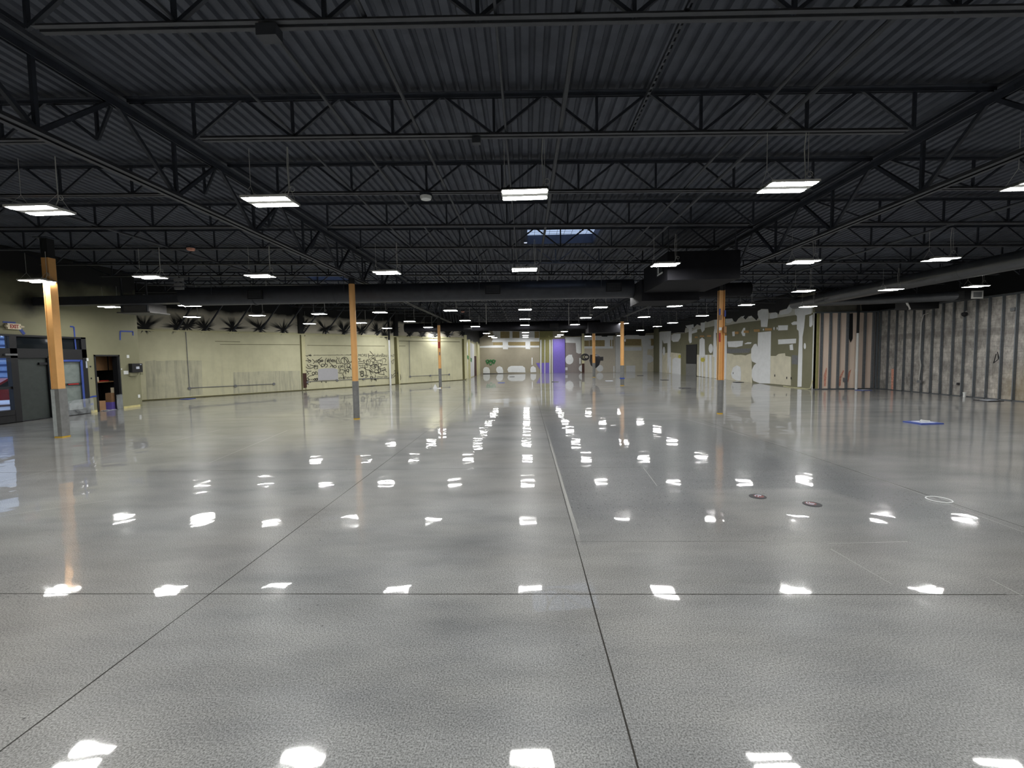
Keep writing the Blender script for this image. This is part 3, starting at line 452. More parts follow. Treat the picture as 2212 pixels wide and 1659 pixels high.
def topped(name, c1, c2, z0, z1, scale=1.0, amp=.6):
    t = NT(name); P = t.tc.outputs['Object']; x, y, z = t.xyz(P)
    f = t.mapr(t.noise(P, scale, 5, .6), .3, .7)
    col = t.mix(f, lin(c1), lin(c2))
    e = t.math('ADD', z, t.math('MULTIPLY', t.math('SUBTRACT', t.noise(P, 1.4, 4), .5), amp))
    col = t.mix(t.mapr(e, z0, z1), col, lin((28, 29, 31))); t.set(color=col, rough=.75, spec=.3); return t.m
def cmu_mat():
    t = NT('weathered_block_wall'); P = t.tc.outputs['Object']; x, y, z = t.xyz(P)
    a = t.mapr(t.noise(P, 1.3, 6, .65, .5), .3, .7); b = t.mapr(t.noise(t.scaled(P, (1, 1, .5)), 7, 5, .7), .35, .65)
    col = t.mix(a, lin((136, 134, 131)), lin((228, 223, 215)))
    col = t.mix(t.math('MULTIPLY', b, .6), col, lin((98, 94, 89)))
    br = t.n('ShaderNodeTexBrick'); cb = t.n('ShaderNodeCombineXYZ'); t.l(x, cb.inputs[0]); t.l(z, cb.inputs[1]); t.l(cb.outputs[0], br.inputs[0])
    br.inputs['Scale'].default_value = 1; br.inputs['Brick Width'].default_value = .4; br.inputs['Row Height'].default_value = .2; br.inputs['Mortar Size'].default_value = .008
    col = t.mix(t.math('MULTIPLY', br.outputs['Fac'], .35), col, lin((110, 106, 100)))
    w = t.mapr(t.noise(P, 3.2, 5, .7), .66, .72); col = t.mix(t.math('MULTIPLY', w, .6), col, lin((196, 192, 186)))
    yl = t.math('MULTIPLY', t.mapr(z, 1.6, .5), t.mapr(x, 17.6, 16.6)); col = t.mix(t.math('MULTIPLY', yl, .45), col, lin((160, 142, 104)))
    beam = t.math('MULTIPLY', t.mapr(z, 2.42, 2.46), t.mapr(z, 2.72, 2.68)); col = t.mix(t.math('MULTIPLY', beam, t.math('MULTIPLY', a, .6)), col, lin((70, 64, 60)))
    col = t.mix(t.mapr(z, 3.93, 3.97), col, lin((28, 29, 31)))
    t.set(color=col, rough=.85, spec=.25); return t.m
def stain_mat():
    t = NT('grey_worn_paint'); P = t.tc.outputs['Object']
    a = t.mapr(t.noise(t.scaled(P, (3.0, 1, .3)), 1.8, 5, .65), .45, .72); b = t.mapr(t.noise(P, 2.2, 4, .6), .35, .65)
    col = t.mix(b, lin((192, 190, 164)), lin((204, 201, 174))); col = t.mix(t.math('MULTIPLY', a, .7), col, lin((142, 141, 128)))
    t.set(color=col, rough=.7, spec=.3); return t.m
M['creamwall'] = cream_wall_mat(D['spray'])
M['greenwall'] = green_wall_mat()
M['patchwall'] = topped('olive_patched_wall', (122, 121, 98), (132, 130, 107), 4.75, 5.0)
M['farwall'] = topped('beige_far_wall', (162, 155, 137), (172, 165, 147), 5.0, 5.3)
M['cmu'] = cmu_mat()
M['farside'] = topped('cream_far_side_wall', (200, 196, 160), (210, 206, 172), 3.3, 3.6)
M['pinkback'] = topped('pink_bay_sheathing', (244, 222, 204), (248, 230, 214), 5.0, 5.2)

# ------------------------------------------------------------------ mesh builder
class MB:
    def __init__(s): s.v = []; s.f = []; s.sm = False
    def box(s, lo, hi):
        b = len(s.v); (x0, y0, z0), (x1, y1, z1) = lo, hi
        s.v += [(x0,y0,z0),(x1,y0,z0),(x1,y1,z0),(x0,y1,z0),(x0,y0,z1),(x1,y0,z1),(x1,y1,z1),(x0,y1,z1)]
        s.f += [tuple(b+i for i in q) for q in ((0,3,2,1),(4,5,6,7),(0,1,5,4),(1,2,6,5),(2,3,7,6),(3,0,4,7))]; return s
    def bar(s, p, q, w, h=None):
        h = h or w; p = Vector(p); q = Vector(q); d = (q-p).normalized()
        a = d.cross(Vector((0,0,1))); a = Vector((1,0,0)) if a.length < 1e-4 else a.normalized(); c = a.cross(d).normalized()
        b = len(s.v)
        for o in (p, q):
            for i, j in ((-1,-1),(1,-1),(1,1),(-1,1)): s.v.append(tuple(o + a*(i*w/2) + c*(j*h/2)))
        s.f += [tuple(b+i for i in k) for k in ((0,1,2,3),(7,6,5,4),(0,4,5,1),(1,5,6,2),(2,6,7,3),(3,7,4,0))]; return s
    def tube(s, pts, r, n=10, cap=True):
        pts = [Vector(p) for p in pts]; rs = r if isinstance(r, (list, tuple)) else [r]*len(pts); b = len(s.v); s.sm = True
        up = None
        for i, p in enumerate(pts):
            d = (pts[min(i+1, len(pts)-1)] - pts[max(i-1, 0)]).normalized()
            if up is None: up = Vector((0,0,1)) if abs(d.z) < .9 else Vector((1,0,0))
            a = d.cross(up).normalized(); c = a.cross(d).normalized(); up = c
            for k in range(n):
                t = 2*math.pi*k/n; s.v.append(tuple(p + a*(rs[i]*math.cos(t)) + c*(rs[i]*math.sin(t))))
        for i in range(len(pts)-1):
            for k in range(n):
                k2 = (k+1) % n; s.f.append((b+i*n+k, b+i*n+k2, b+(i+1)*n+k2, b+(i+1)*n+k))
        if cap: s.f.append(tuple(b+k for k in range(n-1, -1, -1))); s.f.append(tuple(b+(len(pts)-1)*n+k for k in range(n)))
        return s
    def lathe(s, prof, c, n=20):   # prof: (radius, z)
        b = len(s.v); s.sm = True
        for r, z in prof:
            for k in range(n): t = 2*math.pi*k/n; s.v.append((c[0]+r*math.cos(t), c[1]+r*math.sin(t), c[2]+z))
        for i in range(len(prof)-1):
            for k in range(n): k2 = (k+1) % n; s.f.append((b+i*n+k, b+i*n+k2, b+(i+1)*n+k2, b+(i+1)*n+k))
        s.f.append(tuple(b+k for k in range(n-1, -1, -1))); s.f.append(tuple(b+(len(prof)-1)*n+k for k in range(n))); return s
    def plate(s, poly, n0, n1):    # polygon in local (u, z), from local y n0 to n1
        b = len(s.v); k = len(poly)
        for nn in (n0, n1): s.v += [(u, nn, z) for u, z in poly]
        s.f.append(tuple(range(b, b+k))); s.f.append(tuple(range(b+2*k-1, b+k-1, -1)))
        for i in range(k): j = (i+1) % k; s.f.append((b+i, b+j, b+k+j, b+k+i))
        return s
    def slab(s, poly, z0, z1):
        b = len(s.v); k = len(poly)
        for zz in (z0, z1): s.v += [(x, y, zz) for x, y in poly]
        s.f.append(tuple(range(b+k-1, b-1, -1))); s.f.append(tuple(range(b+k, b+2*k)))
        for i in range(k): j = (i+1) % k; s.f.append((b+i, b+j, b+k+j, b+k+i))
        return s
    def mesh(s, name, mat):
        m = bpy.data.meshes.new(name); m.from_pydata(s.v, [], s.f); m.materials.append(mat)
        import bmesh
        bm = bmesh.new(); bm.from_mesh(m); bmesh.ops.recalc_face_normals(bm, faces=bm.faces); bm.to_mesh(m); bm.free()
        if s.sm:
            m.shade_smooth()
            try: m.set_sharp_from_angle(angle=math.radians(40))
            except Exception: pass
        m.update(); return m
    def build(s, name, mat, parent=None, label=None):
        o = bpy.data.objects.new(name, s.mesh(name, mat)); COL.objects.link(o)
        if parent is not None: o.parent = parent
        if label: o['label'] = label
        return o
def empty(name, loc=(0,0,0), rz=0.0):
    o = bpy.data.objects.new(name, None); COL.objects.link(o); o.location = loc; o.rotation_euler = (0,0,rz); o.empty_display_size = .1; return o
def tag(o, label, cat, group=None):
    o['label'] = label; o['category'] = cat
    if group: o['group'] = group
    return o
def struct(o): o['kind'] = 'structure'; return o
def copy_tree(o, parent=None):
    c = o.copy(); COL.objects.link(c); c.parent = parent
    for ch in list(o.children): copy_tree(ch, c)
    return c
ORD = ['first','second','third','fourth','fifth','sixth','seventh','eighth','ninth','tenth','eleventh','twelfth','thirteenth','fourteenth','fifteenth','sixteenth','seventeenth','eighteenth','nineteenth','twentieth','twenty-first','twenty-second','twenty-third','twenty-fourth','twenty-fifth','twenty-sixth','twenty-seventh','twenty-eighth']
SL = .02
def zb(x): return 4.85 - SL*x          # underside of the bar joists
def zd(x): return 5.47 - SL*x          # underside of the roof deck

# ------------------------------------------------------------------ camera
CW = 2212; F = 950.0; pitch, roll, yaw = .061, -.0163, -.032
fwd = Vector((math.sin(yaw)*math.cos(pitch), math.cos(yaw)*math.cos(pitch), -math.sin(pitch)))
rt = Vector((math.cos(yaw), -math.sin(yaw), 0)); up = rt.cross(fwd)
r2 = rt*math.cos(roll) + up*math.sin(roll); u2 = up*math.cos(roll) - rt*math.sin(roll)
cam = bpy.data.cameras.new('camera'); co = bpy.data.objects.new('camera', cam); COL.objects.link(co)
cam.sensor_width = 36;  cam.lens = F/CW*36; cam.clip_end = 300; cam.clip_start = .05
mw = Matrix((r2, u2, -fwd)).transposed().to_4x4(); mw.translation = (0, 0, 1.9); co.matrix_world = mw
SC.camera = co

# ------------------------------------------------------------------ floor
fl = struct(MB().box((-22.2, -8, -.3), (18.1, 51.2, 0)).build('floor', M['floor']))
def strip(name, p, q, w, mat, z=.0006):
    p = Vector((*p, 0)); q = Vector((*q, 0)); d = (q-p).normalized(); a = Vector((-d.y, d.x, 0))*(w/2)
    n = max(2, int((q-p).length/.5)); L = []; R = []
    for i in range(n+1):
        c = p + (q-p)*(i/n); jw = 1 + random.uniform(-.25, .25); off = a*random.uniform(-.3, .3)
        L.append(tuple((c+a*jw+off).xy)); R.append(tuple((c-a*jw+off).xy))
    m = MB(); b = 0
    for i in range(n): m.v += [(*L[i], z), (*L[i+1], z), (*R[i+1], z), (*R[i], z)]; m.f.append((b, b+1, b+2, b+3)); b += 4
    o = m.build(name, mat, fl); return o
strip('control_joint', (-2.62, -8), (-2.62, 8.6), .009, M['joint'])
strip('control_joint', (-2.62, 8.6), (-2.62, 20), .006, M['joint'])
strip('control_joint', (.49, -8), (.49, 4.5), .010, M['joint'])
strip('control_joint', (.49, 4.5), (.49, 22), .007, M['joint'])
strip('control_joint', (-16.8, 3.42), (3.7, 3.42), .009, M['joint'])
strip('control_joint', (3.7, 3.42), (9, 3.42), .004, M['joint'])
strip('control_joint', (-16.8, 7.43), (.49, 7.43), .007, M['joint'])
strip('control_joint', (.49, 7.43), (2.2, 7.43), .005, M['joint'])
strip('control_joint', (.49, 4.42), (2.4, 4.42), .005, M['joint'])
strip('filled_joint', (.54, 4.6), (.50, 9.5), .012, M['filler'])
for p, q in D['fl']: strip('filled_joint', p, q, .008, M['filler'])
strip('filled_joint', (5.3, 4.45), (5.05, 12.8), .010, M['joint'])
strip('filled_joint', (-8.6, 4.4), (-8.6, 12), .008, M['filler'])
strip('filled_joint', (-16, 14.3), (14, 14.3), .012, M['filler'])

# ------------------------------------------------------------------ roof deck (corrugated) with skylight openings
SKY = [(.1, 12.35, 2.15, 14.1), (-9.9, 19.6, -8.1, 20.9)]
def deck():
    m = MB(); pitch_ = .165; n0 = int(-22.2/pitch_); n1 = int(18.2/pitch_)
    for i in range(n0, n1):
        x = i*pitch_; prof = [(x, .0), (x+.085, .0), (x+.105, .042), (x+.145, .042), (x+pitch_, .0)]
        segs = [(-8.0, 51.2)]
        for (a, b, c, d) in SKY:
            if a-.05 < x+pitch_/2 < c+.05: segs = [(-8.0, b), (d, 51.2)]
        for (ya, yb) in segs:
            for k in range(4):
                (xa, za), (xb, zb_) = prof[k], prof[k+1]; b = len(m.v)
                m.v += [(xa, ya, zd(xa)+za), (xb, ya, zd(xb)+zb_), (xb, yb, zd(xb)+zb_), (xa, yb, zd(xa)+za)]; m.f.append((b, b+1, b+2, b+3))
    me = bpy.data.meshes.new('ceiling'); me.from_pydata(m.v, [], m.f); me.materials.append(M['deck']); me.update()
    o = bpy.data.objects.new('ceiling', me); COL.objects.link(o); return struct(o)
ceil = deck()
def skylight(a, b, c, d, label):
    e = empty('skylight', ((a+c)/2, (b+d)/2, zd(a))); z0 = -.0; z1 = .25; hx = (c-a)/2; hy = (d-b)/2
    m = MB()
    m.box((-hx-.14, -hy-.06, z0+.05), (-hx, hy+.06, z1)).box((hx, -hy-.06, z0-.05), (hx+.06, hy+.06, z1)).box((-hx, -hy-.06, z0-.03), (hx, -hy, z1)).box((-hx, hy, z0-.03), (hx, hy+.06, z1))
    m.build('curb', M['curb'], e)
    MB().box((-hx-.06, -hy-.06, z1), (hx+.06, hy+.06, z1+.02)).build('glazing', M['clear'], e)
    g = MB(); n = 9
    for i in range(1, n): g.bar((-hx+2*hx*i/n, -hy, z1-.03), (-hx+2*hx*i/n, hy, z1-.03), .008)
    for i in range(1, 8): g.bar((-hx, -hy+2*hy*i/8, z1-.03), (hx, -hy+2*hy*i/8, z1-.03), .008)
    g.build('wire_grid', M['steel'], e)
    return tag(e, label, 'skylight')
skylight(*SKY[0], 'daylit square skylight with wire grid, beyond the front centre lamps')
skylight(*SKY[1], 'dim skylight high over the left bay, beside the near left round column top')

# ------------------------------------------------------------------ bar joists
ZT = .52
def chord_mb(x0, x1, z, w=.048, t=.006, gap=.03, upv=1):
    m = MB(); za, zb_ = z - SL*x0, z - SL*x1
    for s in (-1, 1):
        y0 = s*gap/2; y1 = s*(gap/2+w); lo, hi = min(y0, y1), max(y0, y1)
        b = len(m.v)
        m.v += [(x0, lo, za), (x0, hi, za), (x1, hi, zb_), (x1, lo, zb_), (x0, lo, za+t), (x0, hi, za+t), (x1, hi, zb_+t), (x1, lo, zb_+t)]
        m.f += [tuple(b+i for i in q) for q in ((0,3,2,1),(4,5,6,7),(0,1,5,4),(1,2,6,5),(2,3,7,6),(3,0,4,7))]
        v0, v1 = (y0, y0+s*t) if s > 0 else (y0+s*t, y0); b = len(m.v); h = w*upv; zz = 0 if upv > 0 else t
        m.v += [(x0, v0, za+zz), (x0, v1, za+zz), (x1, v1, zb_+zz), (x1, v0, zb_+zz), (x0, v0, za+zz+h), (x0, v1, za+zz+h), (x1, v1, zb_+zz+h), (x1, v0, zb_+zz+h)]
        m.f += [tuple(b+i for i in q) for q in ((0,3,2,1),(4,5,6,7),(0,1,5,4),(1,2,6,5),(2,3,7,6),(3,0,4,7))]
    return m
def webs(x0, x1, ref, st=1.37):
    out = []; n0 = math.ceil((x0+.35-ref)/st); n1 = math.floor((x1-.35-ref)/st); B = [ref+st*n for n in range(n0, n1+1)]
    pz = lambda x: 4.87 - SL*x; tz = lambda x: 4.85+ZT+.03 - SL*x
    tops = [x0+.1] + [b+st/2 for b in B[:-1]] + [x1-.1]
    for i, b in enumerate(B):
        out.append(((b, 0, pz(b)), (tops[i], 0, tz(tops[i])))); out.append(((b, 0, pz(b)), (b, 0, tz(b)))); out.append(((b, 0, pz(b)), (tops[i+1], 0, tz(tops[i+1]))))
    return out
def make_joist(x0, x1, detail, ref=-.38):
    e = empty('bar_joist'); b0, b1 = x0+1.0, x1-1.1
    chord_mb(x0, x1, 4.85+ZT+.02, .065, .007, .03, -.7).build('top_chord', M['steel'], e)
    chord_mb(b0, b1, 4.85).build('bottom_chord', M['chord'], e)
    if detail:
        for p, q in webs(x0, x1, ref): MB().bar(p, q, .034).build('web', M['steel'], e)
    else:
        m = MB()
        for p, q in webs(x0, x1, ref): m.bar(p, q, .034)
        m.build('web', M['steel'], e)
    return e
YJ = [4.06+2.03*j for j in range(-2, 23)]
def left_end(Y):
    if Y < 18.7: return -16.9
    if Y < 37.5: return -19.4 + max(0, (Y-21.4))*14.2/16.4 + .12 if Y > 21.4 else -19.6
    return None
def right_end(Y): return 17.8 if Y < 22.8 else 14.6
protos = {}
def place_joist(kind, x0, x1, Y, detail, label):
    key = (kind, round(x0, 2), round(x1, 2), detail)
    if key in protos: o = copy_tree(protos[key])
    else: o = make_joist(x0, x1, detail); protos[key] = o
    o.location = (0, Y, 0); tag(o, label, 'joist', 'black steel bar joists under the roof deck')
names = {-1: 'left bay', 0: 'centre bay', 1: 'right bay'}
for j, Y in enumerate(YJ):
    k = j-1
    def nm(side): return ('black bar joist of the %s, %s' % (names[side], (ORD[k-1]+' back from the camera') if k > 0 else ('overhead, %s behind the frame' % ORD[-k])))
    place_joist(0, -5.40 if Y < 37 else -5.22, 6.11, Y, 0 < k < 8, nm(0))
    le = left_end(Y)
    if le is not None and le < -7.5: place_joist(-1, le, -5.50, Y, 0 < k < 6, nm(-1))
    place_joist(1, 6.21, right_end(Y), Y, 0 < k < 6, nm(1))

# ------------------------------------------------------------------ joist girders
def girder(X, y0, y1, zbot, label):
    e = empty('joist_girder', (X, y0, 0)); L = y1-y0; zt = zd(X) - .17
    def ch(z, w, upv):
        m = MB()
        for s in (-1, 1):
            a, b = s*.02, s*(.02+w); m.box((min(a, b), 0, z), (max(a, b), L, z+.009)); a, b = s*.02, s*.03
            m.box((min(a, b), 0, z + (0 if upv > 0 else -w)), (max(a, b), L, z + (w if upv > 0 else 0)))
        return m
    ch(zbot, .075, 1).build('bottom_chord', M['chord'], e); ch(zt, .085, -1).build('top_chord', M['steel'], e)
    n = 7; st = L/n
    for i in range(n):
        ya, ym = i*st, (i+.5)*st
        MB().bar((0, ya+.02, zt-.02), (0, ym, zbot+.03), .05).build('web', M['steel'], e)
        MB().bar((0, ym, zbot+.03), (0, (i+1)*st-.02, zt-.02), .05).build('web', M['steel'], e)
        MB().bar((0, ym, zbot+.03), (0, ym, zt), .045).build('web', M['steel'], e)
    return tag(e, label, 'girder', 'black joist girders over the columns')
for X, zbt, nm_, Y in ((-5.45, 4.48, 'left', 13.87), (6.13, 4.28, 'right', 14.09)):
    girder(X, Y-13.9, Y, zbt, 'black truss girder on the %s, from overhead to the nearest %s column' % (nm_, nm_))
    girder(X, Y, Y+13.9, zbt, 'black truss girder on the %s, between its first and second columns' % nm_)
    girder(X, Y+13.9, Y+(23.3 if nm_ == 'left' else 25.1), zbt, 'black truss girder on the %s, beyond its second column' % nm_)

# ------------------------------------------------------------------ columns
def column(X, Y, r, shape, ztop, zwrap, label, zcap, extra=()):
    e = empty('column', (X, Y, 0))
    def sec(name, z0, z1, rr, mat):
        m = MB()
        if shape == 'round': m.lathe([(rr, z0), (rr, z1)], (0,0,0), 24)
        elif shape == 'square': m.box((-rr, -rr, z0), (rr, rr, z1)).box((-rr-.004, -rr-.012, z0), (-rr+.02, -rr, z1)).box((rr-.02, -rr-.012, z0), (rr+.004, -rr, z1))
        else:
            m.box((-rr, -rr*1.1, z0), (-rr+.014, rr*1.1, z1)).box((rr-.014, -rr*1.1, z0), (rr, rr*1.1, z1)).box((-rr, -.02, z0), (rr, .02, z1))
        return m.build(name, mat, e)
    sec('shaft', zwrap, ztop, r, M['orange'])
    sec('painted_top', ztop, zcap, r*.99, M['black'])
    w = MB()
    if shape == 'square':
        k = 1.18; w.box((-r*k, -r*k, .03), (r*k, r*k, zwrap)).build('wrap', M['wrap'], e)
        MB().slab([(-r*1.22, -r*1.22), (-r*.1, -r*1.22), (-r*.1, -r*1.19), (-r*1.19, -r*1.19), (-r*1.19, r), (-r*1.22, r)], .04, zwrap-.02).build('clear_film', M['wrapclear'], e)
    else:
        w.lathe([(r*1.0, .0), (r*1.06, .03), (r*1.04, .25), (r*1.07, .3), (r*1.05, zwrap*.7), (r*1.08, zwrap)], (0,0,0), 24).build('wrap', M['wrap'], e)
    t = MB()
    if shape == 'square': t.box((-r*1.2, -r*1.2, .0), (r*1.2, r*1.2, .03))
    else: t.lathe([(r*1.08, .0), (r*1.08, .03)], (0,0,0), 24)
    t.build('tape_band', M['yellowtape'], e, 'yellow tape at the foot')
    MB().box((-.18, -.18, zcap), (.18, .18, zcap+.02)).build('cap_plate', M['steel'], e)
    for (nm_, lo, hi, mt) in extra: MB().box(lo, hi).build(nm_, M[mt], e)
    return tag(e, label, 'column', 'orange papered columns with grey wrapped feet')
column(-12.17, 11.06, .088, 'square', 4.62, 1.27, 'square orange column by the storefront doors at far left', 5.1)
column(-5.45, 13.87, .093, 'round', 4.28, 1.22, 'orange column in front of the graffiti wall', 4.46)
column(6.14, 14.09, .080, 'flanged', 3.87, 1.07, 'flanged orange column nearest on the right, with red tag', 4.26,
    [('red_tag', (-.1, -.12, 2.27), (-.055, -.088, 2.55), 'red'), ('blue_tape', (-.10, -.11, 3.1), (-.06, -.08, 3.3), 'bluetape'), ('blue_tape', (.06, -.11, 3.05), (.10, -.08, 3.25), 'bluetape'), ('junction_box', (-.10, -.13, 2.95), (-.03, -.088, 3.1), 'cardboard'), ('junction_box', (.04, -.13, 2.55), (.12, -.088, 2.75), 'cardboard'), ('white_tag', (-.1, -.13, 2.63), (-.03, -.088, 2.72), 'whitepaint')])
column(-5.5, 28.02, .092, 'round', 4.0, 1.25, 'slim orange column before the right end of the cream wall', 4.46, [('red_tag', (-.06, -.12, 2.55), (.06, -.09, 2.95), 'red'), ('blue_tape', (.0, -.11, 2.1), (.06, -.09, 2.3), 'smudge')])
column(6.04, 27.8, .115, 'round', 4.0, 1.27, 'orange column with blue taped foot, second on the right line', 4.26, [('blue_tape', (-.13, -.13, .42), (.13, .13, .50), 'bluetape'), ('switch_box', (.1, -.1, 2.75), (.2, .02, 2.9), 'smudge')])
column(6.02, 39.14, .125, 'round', 4.0, 1.27, 'farthest orange column, before the black hose bundle', 4.26)

# ------------------------------------------------------------------ suspended LED lights
def make_light():
    e = empty('high_bay_light')
    m = MB().box((-.31, -.20, .012), (.31, .20, .03)).box((-.31, -.20, .0), (-.295, .20, .03)).box((.295, -.20, .0), (.31, .20, .03)).box((-.31, -.2, .0), (.31, -.19, .03)).box((-.31, .19, .0), (.31, .2, .03)).box((-.31, -.05, -.002), (.31, .05, .03))
    m.build('housing', M['tray'], e)
    MB().box((-.2, -.06, .03), (.2, .06, .075)).build('driver_box', M['tray'], e)
    for s in (-1, 1):
        y0, y1 = (-.188, -.058) if s < 0 else (.058, .188); b = MB()
        b.v = [(-.294, y0, .002), (.294, y0, .002), (.294, y1, .002), (-.294, y1, .002), (-.294, (y0+y1)/2, -.006), (.294, (y0+y1)/2, -.006)]
        b.f = [(0, 4, 5, 1), (4, 3, 2, 5)]
        me = bpy.data.meshes.new('lens'); me.from_pydata(b.v, [], b.f); me.materials.append(M['lens']); me.update()
        if me.polygons[0].normal.z > 0: me.flip_normals()
        lo_ = bpy.data.objects.new('lens', me); COL.objects.link(lo_); lo_.parent = e
    for s in (-1, 1):
        h = MB(); h.tube([(s*.27, -.16, .03), (s*.27, 0, .22)], .003, 5).tube([(s*.27, .16, .03), (s*.27, 0, .22)], .003, 5).tube([(s*.27, 0, .22), (s*.27, 0, .72)], .0035, 5)
        h.build('hanger_cable', M['wire'], e)
    MB().tube([(.22, 0, .05), (.25, .02, .15), (.235, .03, .5), (.25, .02, .74)], .006, 6).build('power_cord', M['wire'], e)
    c = MB(); c.tube([(.30+.035*math.cos(t*.45), .01*t/14, .17+.035*math.sin(t*.45)) for t in range(15)], .004, 5); c.build('cable_coil', M['wire'], e)
    return e
plight = make_light(); first = True
ROWN = {-2: 'behind the camera, far', -1: 'overhead row behind the frame', 0: 'nearest row in view', 1: 'second row back', 2: 'third row back', 3: 'fourth row back', 4: 'fifth row back', 5: 'sixth row back', 6: 'seventh row back', 7: 'eighth row back', 8: 'ninth row back', 9: 'farthest row'}
def lab(k, i, n):
    if n == 1: w = 'alone'
    elif i == n-1: w = 'rightmost'
    elif i == 0: w = 'leftmost'
    else: w = ORD[i] + ' from left'
    return 'hanging twin-bar LED light, %s, %s in it' % (ROWN[k], w)
def put_light(x, y, z, label):
    global first
    o = plight if first else copy_tree(plight); first = False
    o.location = (x, y, z); o.rotation_euler = (0, 0, random.uniform(-.02, .02))
    tag(o, label, 'ceiling light', 'hanging twin-bar LED lights')
for k, L in D['lights'].items():
    for i, (x, z) in enumerate(sorted(L)): put_light(x if not (k == 3 and x > 13) else 12.83, 6.08+4.8125*k, z-.02 if not (k == 3 and x > 13) else z-.12, lab(k, i, len(L)))
HID = {2: [-9.55, -3.45, 0, 3.45, 6.75], 6: [0.0, 3.45]}
for k, xs in HID.items():
    for i, x in enumerate(xs): put_light(x, 6.08+4.8125*k, 4.05, 'hanging twin-bar LED light hidden behind the %s cross duct, %s from left' % ('near' if k == 2 else 'far', ORD[i]))
for k in (-1, -2):
    for i, x in enumerate((-12.4, -9.5, -6.65, -3.45, 0, 3.45, 6.75, 9.95, 12.5)): put_light(x, 6.08+4.8125*k, 4.05, 'hanging twin-bar LED light %s, %s from left' % ('in the row just overhead' if k == -1 else 'in the row behind the camera', ORD[i]))
for i, x in enumerate((-12.4, -9.5, 10.0, 12.5)): put_light(x, 6.08, 4.05, 'hanging twin-bar LED light of the nearest row, beyond the frame, %s from left' % ORD[i])

# ------------------------------------------------------------------ walls
class Wall:
    def __init__(s, name, org, ud, sgn, mat, rects, th=.2):
        s.s = sgn; a = math.atan2(ud[1], ud[0]); m = MB()
        for (u0, u1, z0, z1) in rects: m.box((u0, min(0, -sgn*th), z0), (u1, max(0, -sgn*th), z1))
        s.o = m.build(name, mat); s.o.location = (org[0], org[1], 0); s.o.rotation_euler = (0, 0, a); struct(s.o)
    def plates(s, name, polys, mat, n, th=.002, label=None):
        m = MB()
        for i, p in enumerate(polys): m.plate(p, s.s*(n-th), s.s*(n+i*.0003))
        return m.build(name, mat, s.o, label)
    def box(s, name, u0, u1, z0, z1, n0, n1, mat, label=None):
        a, b = sorted((s.s*n0, s.s*n1)); return MB().box((u0, a, z0), (u1, b, z1)).build(name, mat, s.o, label)
    def pt(s, u, n, z): return s.o.matrix_basis @ Vector((u, s.s*n, z))
def place(w, o, u, n, z):
    o.location = Vector(w.o.location) + Matrix.Rotation(w.o.rotation_euler.z, 3, 'Z') @ Vector((u, w.s*n, z)); o.rotation_euler = (0, 0, w.o.rotation_euler.z); return o
WG = Wall('wall_left', (-16.95, 0), (0, 1), -1, M['greenwall'], [(-8, 11.2, 0, 5.8), (11.2, 16.46, 2.92, 5.8), (16.46, 16.78, 0, 5.8), (16.78, 17.87, 2.26, 5.8), (17.87, 18.7, 0, 5.8)])
WR0 = Wall('wall_left_return', (-22.2, 18.7), (1, 0), -1, M['greenwall'], [(0, 5.25, 0, 5.9)], .12)
WC = Wall('wall_left_diagonal', (-19.4, 21.4), (14.2, 16.4), -1, M['creamwall'], [(-4.2, 21.69, 0, 5.95)])
WE = Wall('wall_left_far', (-5.3, 0), (0, 1), -1, M['farside'], [(37.75, 51, 0, 5.6)])
WF = Wall('wall_far', (0, 51), (1, 0), -1, M['farwall'], [(-5.5, 14.85, 0, 5.6)])
WP = Wall('wall_right_patched', (14.65, 0), (0, 1), 1, M['patchwall'], [(22.9, 51, 0, 5.3)])
WK = Wall('wall_right_return', (0, 22.9), (1, 0), -1, M['pinkback'], [(14.66, 17.87, 0, 5.3)], .15)
WS = Wall('wall_right', (17.87, 0), (0, 1), 1, M['cmu'], [(-8, 22.95, 0, 5.3)])
WB = Wall('wall_back', (0, -8), (1, 0), 1, M['farwall'], [(-17.1, 18, 0, 5.85)])

# --- patched wall
for k, nm_, mt, n in (('beige', 'worn_drywall', 'beige', .004), ('band', 'primer_band', 'band', .005), ('black', 'black_overspray', 'black', .007), ('smudge', 'grey_smudge', 'smudge', .008), ('white', 'joint_compound', 'white', .010), ('tan', 'bare_board', 'tan', .026), ('yellow', 'adhesive_residue', 'yellow', .028)):
    WP.plates(nm_, D['patched'][k], M[mt], n)
WP.plates('corner_bead', [[(22.9, 0), (22.97, 0), (22.97, 3.9), (22.9, 3.9)]], M['whitepaint'], .016, .012)
d = WP.box('door_panel', 38.2, 40.6, 0, 2.75, 0, .05, M['blackmetal'], 'dark door in the patched wall')
WP.box('door_wrap', 38.2, 40.6, 0, 1.05, .05, .058, M['wrap'], 'grey plastic over the door foot')
for u, z in ((31.5, .45), (26.3, .5), (24.7, .42), (25.1, .42), (33.2, .45)): WP.box('outlet_hole', u, u+.08, z, z+.13, .01, .014, M['black'])
